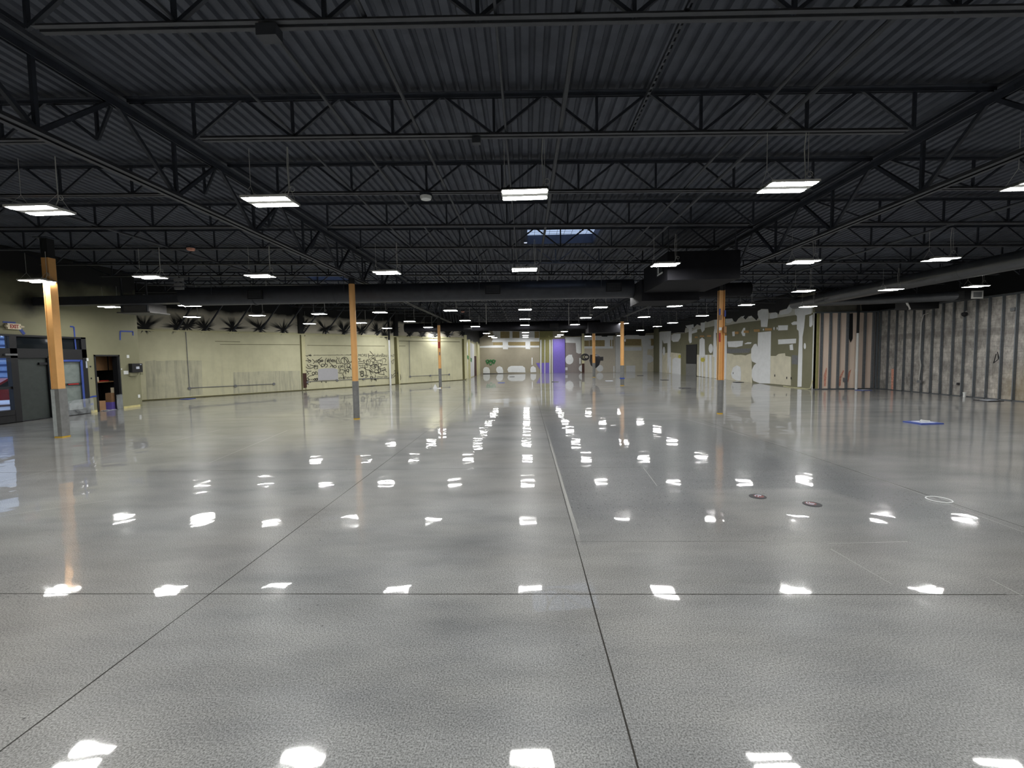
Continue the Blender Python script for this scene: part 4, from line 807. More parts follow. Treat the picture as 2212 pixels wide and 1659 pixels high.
# --- far wall
for k, nm_, mt, n in (('olive', 'stud_recess', 'olivestud', .004), ('light', 'taupe_section', 'farlight', .004), ('lit', 'lit_beige_section', 'farlit', .006), ('taupe', 'dark_taupe_section', 'taupe', .007), ('white', 'joint_compound', 'white', .012), ('brown', 'bare_board', 'brown', .03), ('black', 'black_overspray', 'black', .04), ('purple', 'purple_paint', 'purple', .045), ('whiteframe', 'stud', 'whitepaint', .06), ('base', 'base_strip', 'black', .06)):
    WF.plates(nm_, D['far'][k], M[mt], n, .003 if k != 'whiteframe' else .02)
def bounds(p): us = [q[0] for q in p]; zs = [q[1] for q in p]; return min(us), max(us), min(zs), max(zs)
u0, u1, z0, z1 = bounds(D['far']['purplepanel'][0])
o = place(WF, MB().box((0, -.12, 0), (u1-u0, 0, z1)).build('purple_panel', M['purple']), u0, .05, 0); tag(o, 'tall flat purple panel standing against the far wall', 'panel')
u0, u1, z0, z1 = bounds(D['far']['jut'][0])
o = place(WF, MB().box((0, -.5, 0), (u1-u0, 0, z1)).build('trim_1', M['whitepaint']), u0, .02, 0); struct(o)
u0, u1, z0, z1 = bounds(D['far']['post'][0])
e = place(WF, empty('post'), (u0+u1)/2, .8, 0); r = (u1-u0)/2
MB().box((-r, -r, 1.05), (r, r, z1+.3)).build('shaft', M['cream'], e); MB().box((-r*1.03, -r*1.03, 0), (r*1.03, r*1.03, 1.05)).build('base_wrap', M['darkbrown'], e, 'brown lower part'); tag(e, 'cream post with brown foot, right of the purple panel', 'post')
def stroke(m, pts, r, yoff, n=5):
    m.tube([(u, yoff, z) for u, z in pts], r, n)
m = MB(); c = bounds(D['far']['green'][0]); cu, cz, hw, hh = (c[0]+c[1])/2, (c[2]+c[3])/2, (c[1]-c[0])/2, (c[3]-c[2])/2
for sx in (-1, 1):
    stroke(m, [(cu+sx*hw*(.05+.9*t/14), cz+hh*.6*math.sin(t*.55)-hh*.2) for t in range(15)], .05, -.02)
    stroke(m, [(cu+sx*hw*.55+hw*.25*math.cos(t*.5), cz+hh*.2+hh*.4*math.sin(t*.5)) for t in range(14)], .05, -.02)
    stroke(m, [(cu, cz+hh*.7), (cu+sx*hw*.3, cz-hh*.5), (cu+sx*.1*hw, cz-hh), (cu-sx*hw*.2, cz-hh*1.2)], .05, -.02)
m.build('graffiti', M['greenink'], WF.o, 'green spray tag')
# --- far left side wall
WE.plates('white_panel', D['fareast']['white'], M['whitepaint'], .02, .015)
WE.plates('green_tag', D['fareast']['green'], M['greenink'], .024)
u0, u1, z0, z1 = bounds(D['fareast']['door'][0])
WE.box('door_panel', u0, u1, 0, z1, 0, .05, M['darkbrown'], 'dark brown door')
for u in (38.3, 40.6, 47.3): WE.box('pilaster', u, u+.35, 0, 3.6, 0, .15, M['cream'])
# --- pink stud bay
WK.plates('concrete_header', [[(14.66, 3.9), (17.0, 3.9), (17.0, 4.37), (14.66, 4.45)]], M['concrete'], .02, .018)
WK.plates('black_overspray', [[(17.0, 3.85), (17.87, 3.85), (17.87, 5.3), (14.66, 5.3), (14.66, 4.45), (15.4, 4.38), (16.9, 4.37)], D['pink']['blackv']], M['black'], .022)
for i, u in enumerate((14.80, 15.0, 15.43, 15.84, 16.27, 17.13, 17.55, 17.72)):
    WK.box('metal_stud', u-.045, u+.045, 0, 3.9, .0, .09, M['galv' if i != 0 else 'olivestud'])
WK.box('top_track', 14.66, 17.87, 3.86, 3.92, 0, .1, M['galv']); WK.box('bottom_track', 14.66, 17.87, 0, .04, 0, .1, M['galvdark'])
WK.plates('red_spray', [D['pink']['red'], D['pink']['red2'], D['pink']['red3']], M['redspray'], .006)
WK.box('outlet_box', 16.14, 16.26, .37, .58, .0, .07, M['smudge'])
e = empty('drain_pipe', (16.68, 22.72, 0)); MB().lathe([(.058, 0), (.058, .9), (.068, .9), (.068, 1.02), (.055, 1.02), (.055, 2.82)], (0,0,0), 18).build('white_pipe', M['pvc'], e); MB().lathe([(.056, 2.82), (.056, 4.9)], (0,0,0), 18).build('painted_pipe', M['black'], e, 'black painted upper length'); tag(e, 'vertical white drain pipe with black painted top in the pink studded bay', 'pipe')
# --- stud wall
for u in (22.76, 22.26, 21.79, 21.33, 20.87, 20.38, 19.92, 19.47, 18.98, 18.52, 18.04, 17.57, 17.08, 16.61, 16.13, 15.65, 15.17, 14.69, 14.2, 13.7, 13.2, 12.7, 12.2, 11.7):
    a, b = sorted((WS.s*.01, WS.s*.10)); m = MB(); m.box((u-.02, b-.006 if WS.s > 0 else a, 0), (u+.02, b if WS.s > 0 else a+.006, 3.9)).box((u-.02, a, 0), (u-.016, b, 3.9)).box((u-.02, a, 0), (u+.02, a+.004, 3.9))
    m.build('metal_stud', M['galv'], WS.o)
WS.box('top_track', 8, 22.9, 3.88, 3.94, 0, .1, M['galvdark']); WS.box('bottom_track', 8, 22.9, 0, .03, 0, .1, M['galvdark'])
WS.plates('red_spray', [D['stud']['red']], M['redspray'], .006)
u0, u1, z0, z1 = bounds(D['stud']['jbox'])
e = place(WS, empty('outlet_box'), u0, .1, 0); MB().box((0, -.0, z0), (u1-u0, .06, z1)).build('box', M['smudge'], e)
MB().tube([(u-u0, .03, z) for u, z in reversed(D['stud']['cable'])], .02, 6).build('cable', M['wire'], e); tag(e, 'grey outlet box with pale cable rising on the stud wall', 'outlet')
e = place(WS, empty('security_camera'), 18.43, .16, 3.32); MB().lathe([(.02, .1), (.09, .07), (.1, .02), (.08, -.05), (.02, -.09)], (0,0,0), 16).build('dome', M['black'], e); MB().bar((0, 0, .08), (.05, -.14, .14), .03).build('bracket', M['pvc'], e); tag(e, 'black and white camera fixed high on the stud wall', 'camera')
e = place(WS, MB().box((-.075, 0, -.06), (.075, .05, .06)).build('strobe_box', M['smudge']), 16.77, .02, 3.35); tag(e, 'small grey box high between the nearest right studs', 'box')
u, z = D['stud']['pvc'][0]; e = place(WS, MB().lathe([(.045, 0), (.045, z-.03), (.055, z-.03), (.055, z+.02)], (0,0,0), 14).build('pipe_stub', M['pvc']), u, .2, 0); tag(e, 'short capped white pipe stub at the foot of the stud wall', 'pipe')
m = MB(); stroke(m, D['stud']['script'], .012, .012); m.build('scribble', M['ink'], WS.o, 'dark scribble')
e = place(WS, MB().box((-.05, 0, -.05), (.05, .03, .05)).build('outlet_box', M['ink']), 18.7, .02, .5); tag(e, 'small dark outlet low on the stud wall', 'outlet')
# --- cream wall
WC.plates('drip_stain', D['cream']['stain'], stain_mat(), .003, .002)
WC.plates('paint_block', D['cream']['block'], M['greyblock'], .012, .004, 'light grey painted-out block')
WC.plates('panel_joint', D['cream']['joint'], M['jointdark'], .008)
WC.plates('white_strip', D['cream']['whitestrip'], M['cream'], .06, .055)
WC.plates('brown_patch', D['cream']['brown'], M['darkbrown'], .066)
WC.plates('hairline_crack', D['cream']['lines'], M['jointdark'], .006)
WC.box('ledge', -.5, 21.6, 3.53, 3.60, 0, .05, M['cream'])
WC.box('base_line', -.5, 21.69, 0, .05, 0, .02, M['jointdark'])
m = MB()
for s_ in D['strokes']: stroke(m, s_, .016, -.015, 5)
m.build('graffiti', M['ink'], WC.o, 'black marker scrawl')
for txt, (p, q) in D['texts']:
    cu = bpy.data.curves.new('lettering', 'FONT'); cu.body = txt; cu.size = 1; cu.extrude = .004; cu.shear = .25; cu.offset = -.006
    to = bpy.data.objects.new('lettering', cu); COL.objects.link(to); bpy.context.view_layer.update()
    me = bpy.data.meshes.new_from_object(to.evaluated_get(bpy.context.evaluated_depsgraph_get())); bpy.data.objects.remove(to)
    xs = [v.co.x for v in me.vertices]; ys = [v.co.y for v in me.vertices]; w = q[0]-p[0]; h = q[1]-p[1]
    sx = w/(max(xs)-min(xs)); sy = h/(max(ys)-min(ys))
    for v in me.vertices: x, y, z = v.co; v.co = (p[0]+(x-min(xs))*sx, -.006-z, p[1]+(y-min(ys))*sy)
    me.materials.clear(); me.materials.append(M['ink']); lo_ = bpy.data.objects.new('lettering', me); COL.objects.link(lo_); lo_.parent = WC.o
cl = ['vertical grey conduit left on the cream wall above a box run', 'low grey conduit run on the left of the cream wall', 'low conduit run through the graffiti on the cream wall', 'vertical conduit right of the graffiti on the cream wall', 'low conduit run on the right of the cream wall']
runs = [(0, 1), (2,), (3, 4)]
for ids, lb in zip(runs, ('grey conduit drop and low outlet run at the left of the cream wall', 'low grey conduit run under the graffiti on the cream wall', 'grey conduit drop and low outlet run right of the graffiti')):
    e = place(WC, empty('conduit_run'), 0, 0, 0)
    for i in ids: MB().tube([(u, -.03, z) for u, z in D['conduits'][i]], .018, 8).build('conduit', M['smudge'], e)
    for (u, z) in D['boxes']:
        if any(D['conduits'][i][0][0]-.1 < u < D['conduits'][i][-1][0]+.1 for i in ids if i in (1, 2, 4)): MB().lathe([(.075, -.02), (.075, .03)], (0,0,0), 14).build('outlet_box', M['smudge'], e).matrix_basis = Matrix.Translation((u, -.04, z)) @ Matrix.Rotation(math.pi/2, 4, 'X')
    tag(e, lb, 'conduit')
(u, z), (u2_, z2) = D['creampipe']; e = place(WC, empty('downpipe'), u, .16, 0); MB().tube([(0, 0, 0), (0, 0, z)], .07, 12).build('white_pipe', M['pvc'], e); MB().tube([(0, 0, z), (0, 0, 5.2)], .07, 12).build('painted_pipe', M['black'], e, 'black painted top'); tag(e, 'white vertical downpipe crossing the right side of the graffiti', 'pipe')
for i, (u, z) in enumerate(D['spray']):
    if i in (0, 2, 12, 17, 18): continue
    m = MB(); m.bar((u, -.06, 3.62), (u+.75, -1.3, 5.25), .06); o = place(WC, m.build('roof_brace', M['steel']), 0, 0, 0); tag(o, 'black roof brace rising off the cream wall ledge, %s from left' % ORD[sum(1 for q in range(i) if q not in (0, 2, 12, 17, 18))], 'brace', 'braces along the cream wall ledge')
for u in (7.95, 14.8): place(WC, MB().box((-.12, -.3, 3.6), (.12, 0, 5.6)).build('trim_%d' % (2 if u < 10 else 3), M['black']), u, .0, 0)['kind'] = 'structure'

# ------------------------------------------------------------------ green wall fittings
G = D['green']
sf = place(WG, empty('door_1'), 0, 0, 0); struct(sf)
def gb(name, u0, u1, z0, z1, n0, n1, mat, par=sf, label=None):
    a, b = sorted((-n0, -n1)); return MB().box((u0, a, z0), (u1, b, z1)).build(name, mat, par, label)
fm = MB()
for (u0, u1, z0, z1) in ((11.2, 16.46, 2.86, 2.92), (11.2, 16.46, 2.14, 2.46), (13.94, 14.14, 0, 2.86), (15.06, 15.14, 0, 2.2), (16.28, 16.46, 0, 2.92), (11.2, 11.4, 0, 2.9), (11.4, 13.6, 2.02, 2.14), (13.5, 13.95, .25, .43), (11.4, 13.95, 0, .26), (11.4, 16.4, -.02, .02), (15.1, 16.3, .0, .2), (15.1, 16.3, 2.05, 2.14)): fm.box((u0, -.06, z0), (u1, .1, z1))
fm.build('frame', M['blackmetal'], sf)
gb('transom_glass', 14.14, 16.28, 2.46, 2.86, -.04, -.02, M['glass']); gb('transom_glass', 11.4, 13.94, 2.46, 2.86, -.04, -.02, M['clear'])
gb('dark_door_leaf', 14.14, 15.06, .03, 2.14, -.05, -.02, M['darkpanel']); gb('push_bar', 14.8, 15.06, 1.9, 1.98, -.02, .04, M['blackmetal'])
gb('clear_door_glass', 11.4, 13.95, .43, 2.02, -.03, -.02, M['clear']); gb('cross_rail', 11.4, 13.95, 1.12, 1.2, -.05, .02, M['blackmetal'])
gb('masked_door_glass', 15.14, 16.26, .22, 2.05, -.04, -.02, M['plasticsheet']); gb('red_push_bar', 15.7, 16.08, 1.14, 1.18, .02, .05, M['signred']); gb('door_rail', 15.14, 16.26, 1.12, 1.2, -.02, .02, M['darkpanel'])
gb('plastic_fold', 15.7, 16.2, .2, .45, -.01, .03, M['wrapclear'], sf, 'white plastic bunched at the bottom')
gb('closer', 13.75, 14.1, 2.22, 2.28, .06, .12, M['smudge'])
tp = MB()
for (u0, u1, z0, z1) in ((16.18, 16.26, .25, 2.06), (15.14, 16.2, 2.0, 2.07), (15.14, 15.2, .9, 2.0)): tp.box((u0, -.075, z0), (u1, -.062, z1))
o = place(WG, tp.build('tape_mask', M['bluetape']), 0, 0, 0); tag(o, 'blue masking tape framing the plastic covered door', 'tape')
def tape(pts, w, label):
    m = MB()
    for (a, b) in zip(pts, pts[1:]): m.bar((a[0], -.07, a[1]), (b[0], -.07, b[1]), .012 if abs(a[0]-b[0]) < abs(a[1]-b[1]) else .012, w) if False else m.plate(seg(a, b, w), -.064, -.07)
    o = place(WG, m.build('tape_strip', M['bluetape']), 0, -.06, 0); return tag(o, label, 'tape')
def seg(a, b, w):
    d = Vector((b[0]-a[0], b[1]-a[1])).normalized(); n = Vector((-d.y, d.x))*(w/2); a = Vector(a); b = Vector(b); return [tuple(a+n), tuple(b+n), tuple(b-n), tuple(a-n)]
tape(G['tape1'], .05, 'long hooked strip of blue tape running down to the plastic door'); tape(G['tape2'], .06, 'bracket of blue tape above the office doorway')
tape(G['tape3'], .09, 'blue tape strip slanting down right of the exit sign'); tape(G['tape4'], .05, 'blue tape strip along the top of the exit sign')
tape(G['tape6'], .06, 'short low blue tape strip left of the office doorway'); tape(G['tape5'], .06, 'blue tape holding plastic film left of the office doorway')
# exit sign
(u0, z1), (u1, _), (_, z0), _ = G['exit']; cu_, cz_ = (u0+u1)/2+.02, (z0+z1)/2
e = place(WG, empty('exit_sign'), cu_, .05, cz_)
MB().box((-.19, -.03, -.095), (.19, .05, .095)).build('sign_box', M['signwhite'], e)
def text_mesh(txt, w, h, mat, par, loc, name='lettering'):
    cu = bpy.data.curves.new(name, 'FONT'); cu.body = txt; cu.extrude = .003; cu.offset = .02
    to = bpy.data.objects.new(name, cu); COL.objects.link(to); bpy.context.view_layer.update()
    me = bpy.data.meshes.new_from_object(to.evaluated_get(bpy.context.evaluated_depsgraph_get())); bpy.data.objects.remove(to)
    xs = [v.co.x for v in me.vertices]; ys = [v.co.y for v in me.vertices]
    for v in me.vertices: x, y, z = v.co; v.co = (((x-min(xs))/(max(xs)-min(xs))-.5)*w, -z, ((y-min(ys))/(max(ys)-min(ys))-.5)*h)
    me.materials.clear(); me.materials.append(mat); o = bpy.data.objects.new(name, me); COL.objects.link(o); o.parent = par; o.location = loc; return o
text_mesh('EXIT', .24, .125, M['signred'], e, (.0, -.034, 0))
for s in (-1, 1): h = MB(); h.tube([(s*.19, 0, .0), (s*.27, -.05, -.0)], [.05, .03], 10); h.build('emergency_lamp', M['signwhite'], e)
tag(e, 'white EXIT sign with red letters over the storefront doors', 'sign')
# mail box
(u0, z1), (u1, _), (_, z0), _ = G['mail']
e = place(WG, empty('wall_box'), (u0+u1)/2, .0, (z0+z1)/2); w = (u1-u0)/2; h = (z1-z0)/2
MB().box((-w, -.16, -h), (w, 0, h)).build('body', M['blackmetal'], e); MB().box((-w*.28, -.166, -h*.25), (w*.35, -.16, h*.3)).build('label_plate', M['padgrey'], e); MB().box((w*.5, -.165, h*.68), (w*.8, -.16, h*.82)).build('badge', M['padgrey'], e)
tag(e, 'black wall box with pale label right of the office doorway', 'box')
e = place(WG, MB().box((-w*.9, -.07, -.16), (w*.5, -.0, .0)).build('wall_bracket', M['greenwall']), (u0+u1)/2-.05, 0, z0); tag(e, 'green painted bracket under the black wall box', 'bracket')
def wp(key, name, label, cat, mat='pvc', d=.015):
    (a, b), (c, d_) = G[key]; us = sorted((a, c)); zs = sorted((b, d_)); o = place(WG, MB().box((0, -d, 0), (us[1]-us[0], .006, zs[1]-zs[0])).build(name, M[mat]), us[0], 0, zs[0]); tag(o, label, cat)
wp('plate1', 'wall_plate', 'white plate above the black wall box', 'plate'); wp('plate2', 'thermostat', 'white thermostat between office doorway and black wall box', 'thermostat', d=.03)
wp('plate3', 'outlet', 'white outlet low on the green wall', 'outlet'); wp('plate4', 'wall_plate', 'bare outlet plate right of the black wall box', 'plate', 'greenwall'); wp('dot', 'doorbell', 'small white button at the office door jamb', 'button')
wp('wh1', 'sensor', 'white sensor at the storefront frame corner', 'sensor', d=.09); wp('wh2', 'key_switch', 'grey key switch on the storefront jamb', 'switch', 'padgrey', d=.09)
(a, b), (c, d_) = G['hole']
for q, nn in ((b, 'upper'), (d_, 'lower')): o = place(WG, MB().box((-.025, -.012, -.03), (.025, 0, .03)).build('wall_plug', M['ink']), a, 0, q); tag(o, '%s dark plug left of the office doorway' % nn, 'plug')
o = place(WG, MB().box((17.9, -.015, 0), (18.7, 0, .09)).build('baseboard_left', M['trimyellow']), 0, 0, 0); struct(o)
o = place(WG, MB().box((16.5, -.015, 0), (16.76, 0, .09)).build('baseboard_left_jamb', M['trimyellow']), 0, 0, 0); struct(o)
# low plastic film
def film_mat():
    t = NT('clear_film_sheet'); a = t.n('ShaderNodeBsdfTransparent'); b = t.n('ShaderNodeBsdfPrincipled'); b.inputs['Base Color'].default_value = (.6, .64, .66, 1); b.inputs['Roughness'].default_value = .25
    mx = t.n('ShaderNodeMixShader'); f = t.mapr(t.noise(t.tc.outputs['Object'], 2.2, 3, .6, 1.0), .4, .75, .08, .38); t.l(f, mx.inputs[0]); t.l(a.outputs[0], mx.inputs[1]); t.l(b.outputs[0], mx.inputs[2]); t.l(mx.outputs[0], t.out.inputs[0]); return t.m
M['film'] = film_mat()
o = place(WG, MB().plate([(15.0, .02), (16.52, .02), (16.52, .6), (15.0, .52)], -.13, -.132).build('plastic_film', M['film']), 0, 0, 0); tag(o, 'clear plastic film taped low across the storefront', 'plastic film')
# office doorway
df = place(WG, empty('door_2'), 0, 0, 0); struct(df)
m = MB()
for (u0, u1, z0, z1) in ((16.78, 16.84, 0, 2.26), (17.81, 17.87, 0, 2.26), (16.78, 17.87, 2.2, 2.26)): m.box((u0, -.02, z0), (u1, .2, z1))
m.build('frame', M['blackmetal'], df)
MB().box((17.77, -.0, .0), (17.81, .22, 2.2)).build('door_leaf', M['blackmetal'], df)
MB().box((17.58, -.05, .0), (17.84, -.03, .62)).build('door_film', M['film'], df)
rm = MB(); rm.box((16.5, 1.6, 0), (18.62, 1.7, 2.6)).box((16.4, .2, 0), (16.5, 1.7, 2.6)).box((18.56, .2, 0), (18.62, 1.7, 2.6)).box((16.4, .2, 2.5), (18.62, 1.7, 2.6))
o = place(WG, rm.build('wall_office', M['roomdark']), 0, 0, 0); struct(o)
def off(name, lo, hi, mat, label, cat): o = place(WG, MB().box(lo, hi).build(name, M[mat]), 0, 0, 0); return tag(o, label, cat)
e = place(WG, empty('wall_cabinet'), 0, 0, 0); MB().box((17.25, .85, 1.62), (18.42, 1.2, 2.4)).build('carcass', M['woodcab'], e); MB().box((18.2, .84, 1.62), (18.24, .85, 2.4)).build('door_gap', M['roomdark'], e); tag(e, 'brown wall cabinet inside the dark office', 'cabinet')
e = place(WG, empty('desk'), 0, 0, 0); MB().box((17.2, .7, 1.12), (18.5, 1.4, 1.16)).build('desktop', M['woodcab'], e)
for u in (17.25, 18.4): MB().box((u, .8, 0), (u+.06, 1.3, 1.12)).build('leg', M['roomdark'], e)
tag(e, 'cluttered brown desk inside the dark office', 'desk')
off('carton', (17.52, .74, 1.16), (17.66, .9, 1.36), 'signwhite', 'small pale carton on the office desk', 'box'); off('binder', (17.72, .74, 1.16), (18.1, .95, 1.21), 'red', 'red papers lying on the office desk', 'paper')
off('cardboard_box', (17.70, .30, .30), (17.95, .55, .68), 'cardboard', 'cardboard box stacked in the office doorway on a purple crate', 'box'); off('crate', (17.68, .28, 0), (18.0, .6, .30), 'purple', 'purple crate on the office floor under a cardboard box', 'crate')
off('paper_cup_stack', (17.84, .34, .68), (17.93, .44, .9), 'signwhite', 'pale carton on top of the stacked cardboard box', 'carton'); off('cardboard_box', (17.12, .24, 0), (17.38, .55, .4), 'cardboard', 'brown cardboard box on the floor left inside the office doorway', 'box')
m = MB()
for i in range(5): a = random.uniform(16.9, 17.5); b = random.uniform(.0, .09); m.slab([(a, b), (a+.18, b-.05), (a+.22, b+.09), (a+.05, b+.12)], .001+i*.006, .006+i*.006)
o = place(WG, m.build('paper_litter', M['padgrey']), 0, 0, 0); o['kind'] = 'stuff'; tag(o, 'white paper and plastic litter on the office threshold', 'litter')

# ------------------------------------------------------------------ outside the storefront
o = MB().box((-60, -8, -.12), (-17.15, 18.5, -.06)).build('ground_outside', M['snow']); struct(o)
o = MB().box((-60, 18.5, -.12), (-22.4, 60, -.06)).build('ground_far', M['snow']); struct(o)
e = empty('parked_car', (-25.2, 21.3, -.06), math.radians(60))
prof = [(-2.1, .3), (-2.15, .7), (-1.3, .86), (-.7, 1.32), (.7, 1.36), (1.4, .92), (2.1, .84), (2.15, .3)]
MB().plate(prof, -.85, .85).build('body', M['carred'], e)
MB().plate([(-1.1, .9), (-.62, 1.27), (.62, 1.3), (1.2, .94)], -.86, .86).build('window', M['carglass'], e)
for x in (-1.35, 1.35):
    for s in (-1, 1): MB().tube([(x, s*.70, .32), (x, s*.87, .32)], .32, 18).build('wheel', M['rubber'], e)
tag(e, 'red car parked in snow outside the storefront glass', 'car')
e = empty('house_outside', (-40, 33, -.06), math.radians(50))
m = MB().box((-9, 0, 0), (9, 6, 5)); m.build('wall', M['siding'], e); m = MB()
for i in range(8): m.box((-9, -.05, .9+i*.5), (9, 0, 1.05+i*.5))
m.build('siding_stripe', M['sidingdark'], e); MB().box((-9.3, -.4, 5), (9.3, 6.4, 5.3)).build('roof', M['snow'], e); tag(e, 'pale blue building across the snow outside the storefront', 'building')  # darker blue horizontal stripes across the siding

# ------------------------------------------------------------------ ducts and services
e = empty('duct_run', (-4, 14.9, 4.15)); e.rotation_euler = (0, 0, 0)
MB().tube([(-7.7, 0, 0), (-7.7+.01, 0, 0), (7.58, 0, -.04)], .31, 28).build('round_duct', M['duct'], e)
for x in (-5.2, -2.4, .4, 3.2, 6.0): MB().tube([(x, 0, -.02), (x+.04, 0, -.02)], .317, 28).build('seam_ring', M['duct'], e)
MB().box((-12.85, -.2, -.22), (-7.7, .2, .06)).build('flat_duct', M['duct'], e)
for x in (-5.0, 2.95, 6.9):
    g = MB().box((x-.25, -.36, -.18), (x+.25, -.3, .12)).build('grille', M['ductdark'], e)
    s = MB()
    for i in range(5): s.box((x-.21, -.37, -.13+i*.05), (x+.21, -.36, -.11+i*.05))
    s.build('louvre', M['duct'], g)
for x in (-6.5, -2, 2.5, 6.5): MB().tube([(x, -.31, 0), (x, -.31, 1.25)], .01, 6).build('hanger', M['pipe'], e)
tag(e, 'long black round duct crossing the hall, nearest one', 'duct')
e = empty('plenum_box', (4.6, 12.6, 3.8))
MB().box((-.95, -1.1, .0), (.88, 1.15, .72)).build('upper_box', M['plenum'], e); MB().box((-1.0, 1.2, -.24), (.75, 2.7, .42)).build('lower_box', M['plenum'], e)
MB().box((-.97, -.75, .22), (-.955, -.2, .55)).build('side_grille', M['ductdark'], e); MB().box((-.975, -.42, .3), (-.955, -.34, .55)).box((-.975, -.75, .24), (-.955, -.3, .28)).build('grille_edge', M['tray'], e, 'pale bare metal edges')
for x, y in ((-.9, -1.0), (.8, -1.0), (-.9, 2.6), (.7, 2.6)): MB().tube([(x, y, .3), (x, y, 1.3)], .012, 6).build('hanger', M['pipe'], e)
tag(e, 'boxy black air plenum hung left of the nearest right column', 'duct')
e = empty('duct_run', (9.3, 14.9, 4.0)); MB().tube([(-3.94, 0, 0), (-1.9, 0, 0)], .23, 24).build('round_duct', M['plenum'], e); tag(e, 'black duct crossing behind the nearest right column', 'duct')
e = empty('duct_run', (13.4, 13, 4.31)); MB().tube([(0, -17, 0), (0, 9.5, 0)], .25, 32).build('round_duct', M['ductgloss'], e)
for y in (-5, -2, 1, 4, 7): MB().tube([(0, y, .0), (0, y+.04, .0)], .254, 32).build('seam_ring', M['ductgloss'], e)
for y in (-3, 2, 6.5): MB().tube([(.25, y, 0), (.25, y, .9)], .01, 6).build('hanger', M['pipe'], e)
tag(e, 'large black round duct running lengthwise on the right', 'duct')
e = empty('duct_run', (13.6, 21.0, 4.2)); MB().tube([(.02, 0, 0), (1.5, -1.85, -.14), (2.9, -3.65, -.26)], .175, 24).build('round_duct', M['ductgloss'], e)
MB().box((2.75, -3.95, -.42), (3.2, -3.55, -.1)).build('end_box', M['ductdark'], e)
g = MB().box((2.99, -3.98, -.41), (3.40, -3.95, -.12)).build('grille_frame', M['tray'], e, 'white framed grille'); MB().box((3.04, -3.985, -.36), (3.35, -3.98, -.17)).build('grille_core', M['smudge'], g)
MB().tube([(2.9, -3.6, -.1), (2.9, -3.6, .9)], .01, 6).build('hanger', M['pipe'], e)
tag(e, 'short black branch duct ending in a white framed grille at right', 'duct')
e = empty('duct_run', (-1, 31.0, 4.08)); MB().tube([(-7.5, 0, 0), (6.2, 0, 0)], .30, 24).build('round_duct', M['plenum'], e); MB().box((5.3, -.7, -.6), (7.6, .6, .1)).build('plenum', M['plenum'], e)
for x in (-3, 3): MB().box((x-.3, -.33, -.2), (x+.3, -.28, .1)).build('grille', M['ductdark'], e)
tag(e, 'farther black duct crossing the hall behind the second columns', 'duct')
e = empty('unit_heater', (16.2, 18.9, 3.72)); MB().box((-.6, -.3, -.12), (.65, .3, .2)).build('body', M['ductdark'], e); MB().bar((-.66, -.3, .2), (-.5, -.3, -.14), .05, .05).build('edge_strip', M['tray'], e, 'pale edge strip'); MB().tube([(0, 0, .2), (0, 0, 1.3)], .012, 6).build('hanger', M['pipe'], e); tag(e, 'black hanging unit below the branch duct by the stud wall', 'heater')
e = empty('air_handler', (-13.6, 15.6, 4.0)); MB().box((-.65, -.4, -.28), (.35, .4, -.0)).build('body', M['unitgrey'], e); MB().box((-.75, -.45, -.33), (.45, .45, -.29)).build('flange', M['unitgrey'], e); MB().box((-.65, -.3, .18), (.1, .3, .34)).build('upper_box', M['unitgrey'], e)
for x in (-.6, .3): MB().box((x, -.42, -.3), (x+.05, -.38, .9)).build('hanger', M['pipe'], e)
tag(e, 'grey boxy air unit hung by the cream wall at left', 'air unit')
e = empty('louvre_panel', (-10.65, 13.4, 4.28)); 
for z in (.17, .04, -.08): MB().box((-.14, -.03, z-.05), (.14, .03, z+(.05 if z > .1 else .02))).build('slat', M['smudge'], e)
MB().tube([(0, 0, .2), (0, 0, .75)], .012, 6).build('hanger', M['pipe'], e); tag(e, 'pale three-bar panel hung under the left joists', 'panel')
def dome(x, y, z, r, mat, label):
    e = empty('smoke_detector', (x, y, z)); MB().lathe([(r*.4, -.05), (r*.85, -.04), (r, -.01), (r, .015)], (0,0,0), 20).build('cover', M[mat], e); MB().lathe([(r*1.05, .015), (r*1.05, .06), (.02, .08), (.02, .09)], (0,0,0), 20).build('base', M['steel'], e); tag(e, label, 'smoke detector')
dome(-1.77, 8.13, zb(-1.77)-.06, .105, 'pvc', 'white ceiling detector left of the front centre lamp'); dome(-9.03, 11.85, zb(-9)-.06, .10, 'redspray', 'reddish ceiling detector over the left bay')
dome(-4.0, 28.4, zb(-4)-.06, .11, 'redspray', 'small reddish detector right of the slim left column top'); dome(-12.6, 22.33, zb(-12.6)-.09, .1, 'pvc', 'small white detector under the near duct at left'); dome(4.5, 30.4, zb(4.5)-.06, .11, 'pvc', 'small white detector right of the centre, beyond the far duct')
# conduits along the roof, tucked on top of the joists' bottom chords
for x, r, y1, lb in ((-2.3, .02, 30, 'dark conduit left of centre'), (2.87, .022, 28, 'dark conduit right of centre'), (3.3, .03, 26, 'thicker dark pipe right of centre'), (.5, .03, 20, 'dark pipe just right of the centre lamps'), (-1.38, .022, 36, 'dark conduit left of the centre lamps'), (-.22, .015, 30, 'thin conduit over the centre lamps'), (-3.1, .018, 22, 'thin conduit beside the left girder'), (-9.9, .03, 18, 'dark sprinkler pipe in the left bay'), (9.6, .03, 22, 'dark sprinkler pipe in the right bay')):
    e = empty('roof_conduit', (x, 0, zb(x)+.03+r)); MB().tube([(0, -6, 0), (0, y1, 0)], r, 8).build('pipe', M['pipe'], e)
    tag(e, lb + ', running lengthwise under the roof', 'conduit', 'conduits running lengthwise under the roof')
e = empty('strut_channel', (1.44, 0, zb(1.44)+.036)); m = MB().box((-.02, -6, 0), (-.017, 6.1, .04)).box((.017, -6, 0), (.02, 6.1, .04))
for i in range(120): m.box((-.02, -6+i*.1, 0), (.02, -5.955+i*.1, .003))
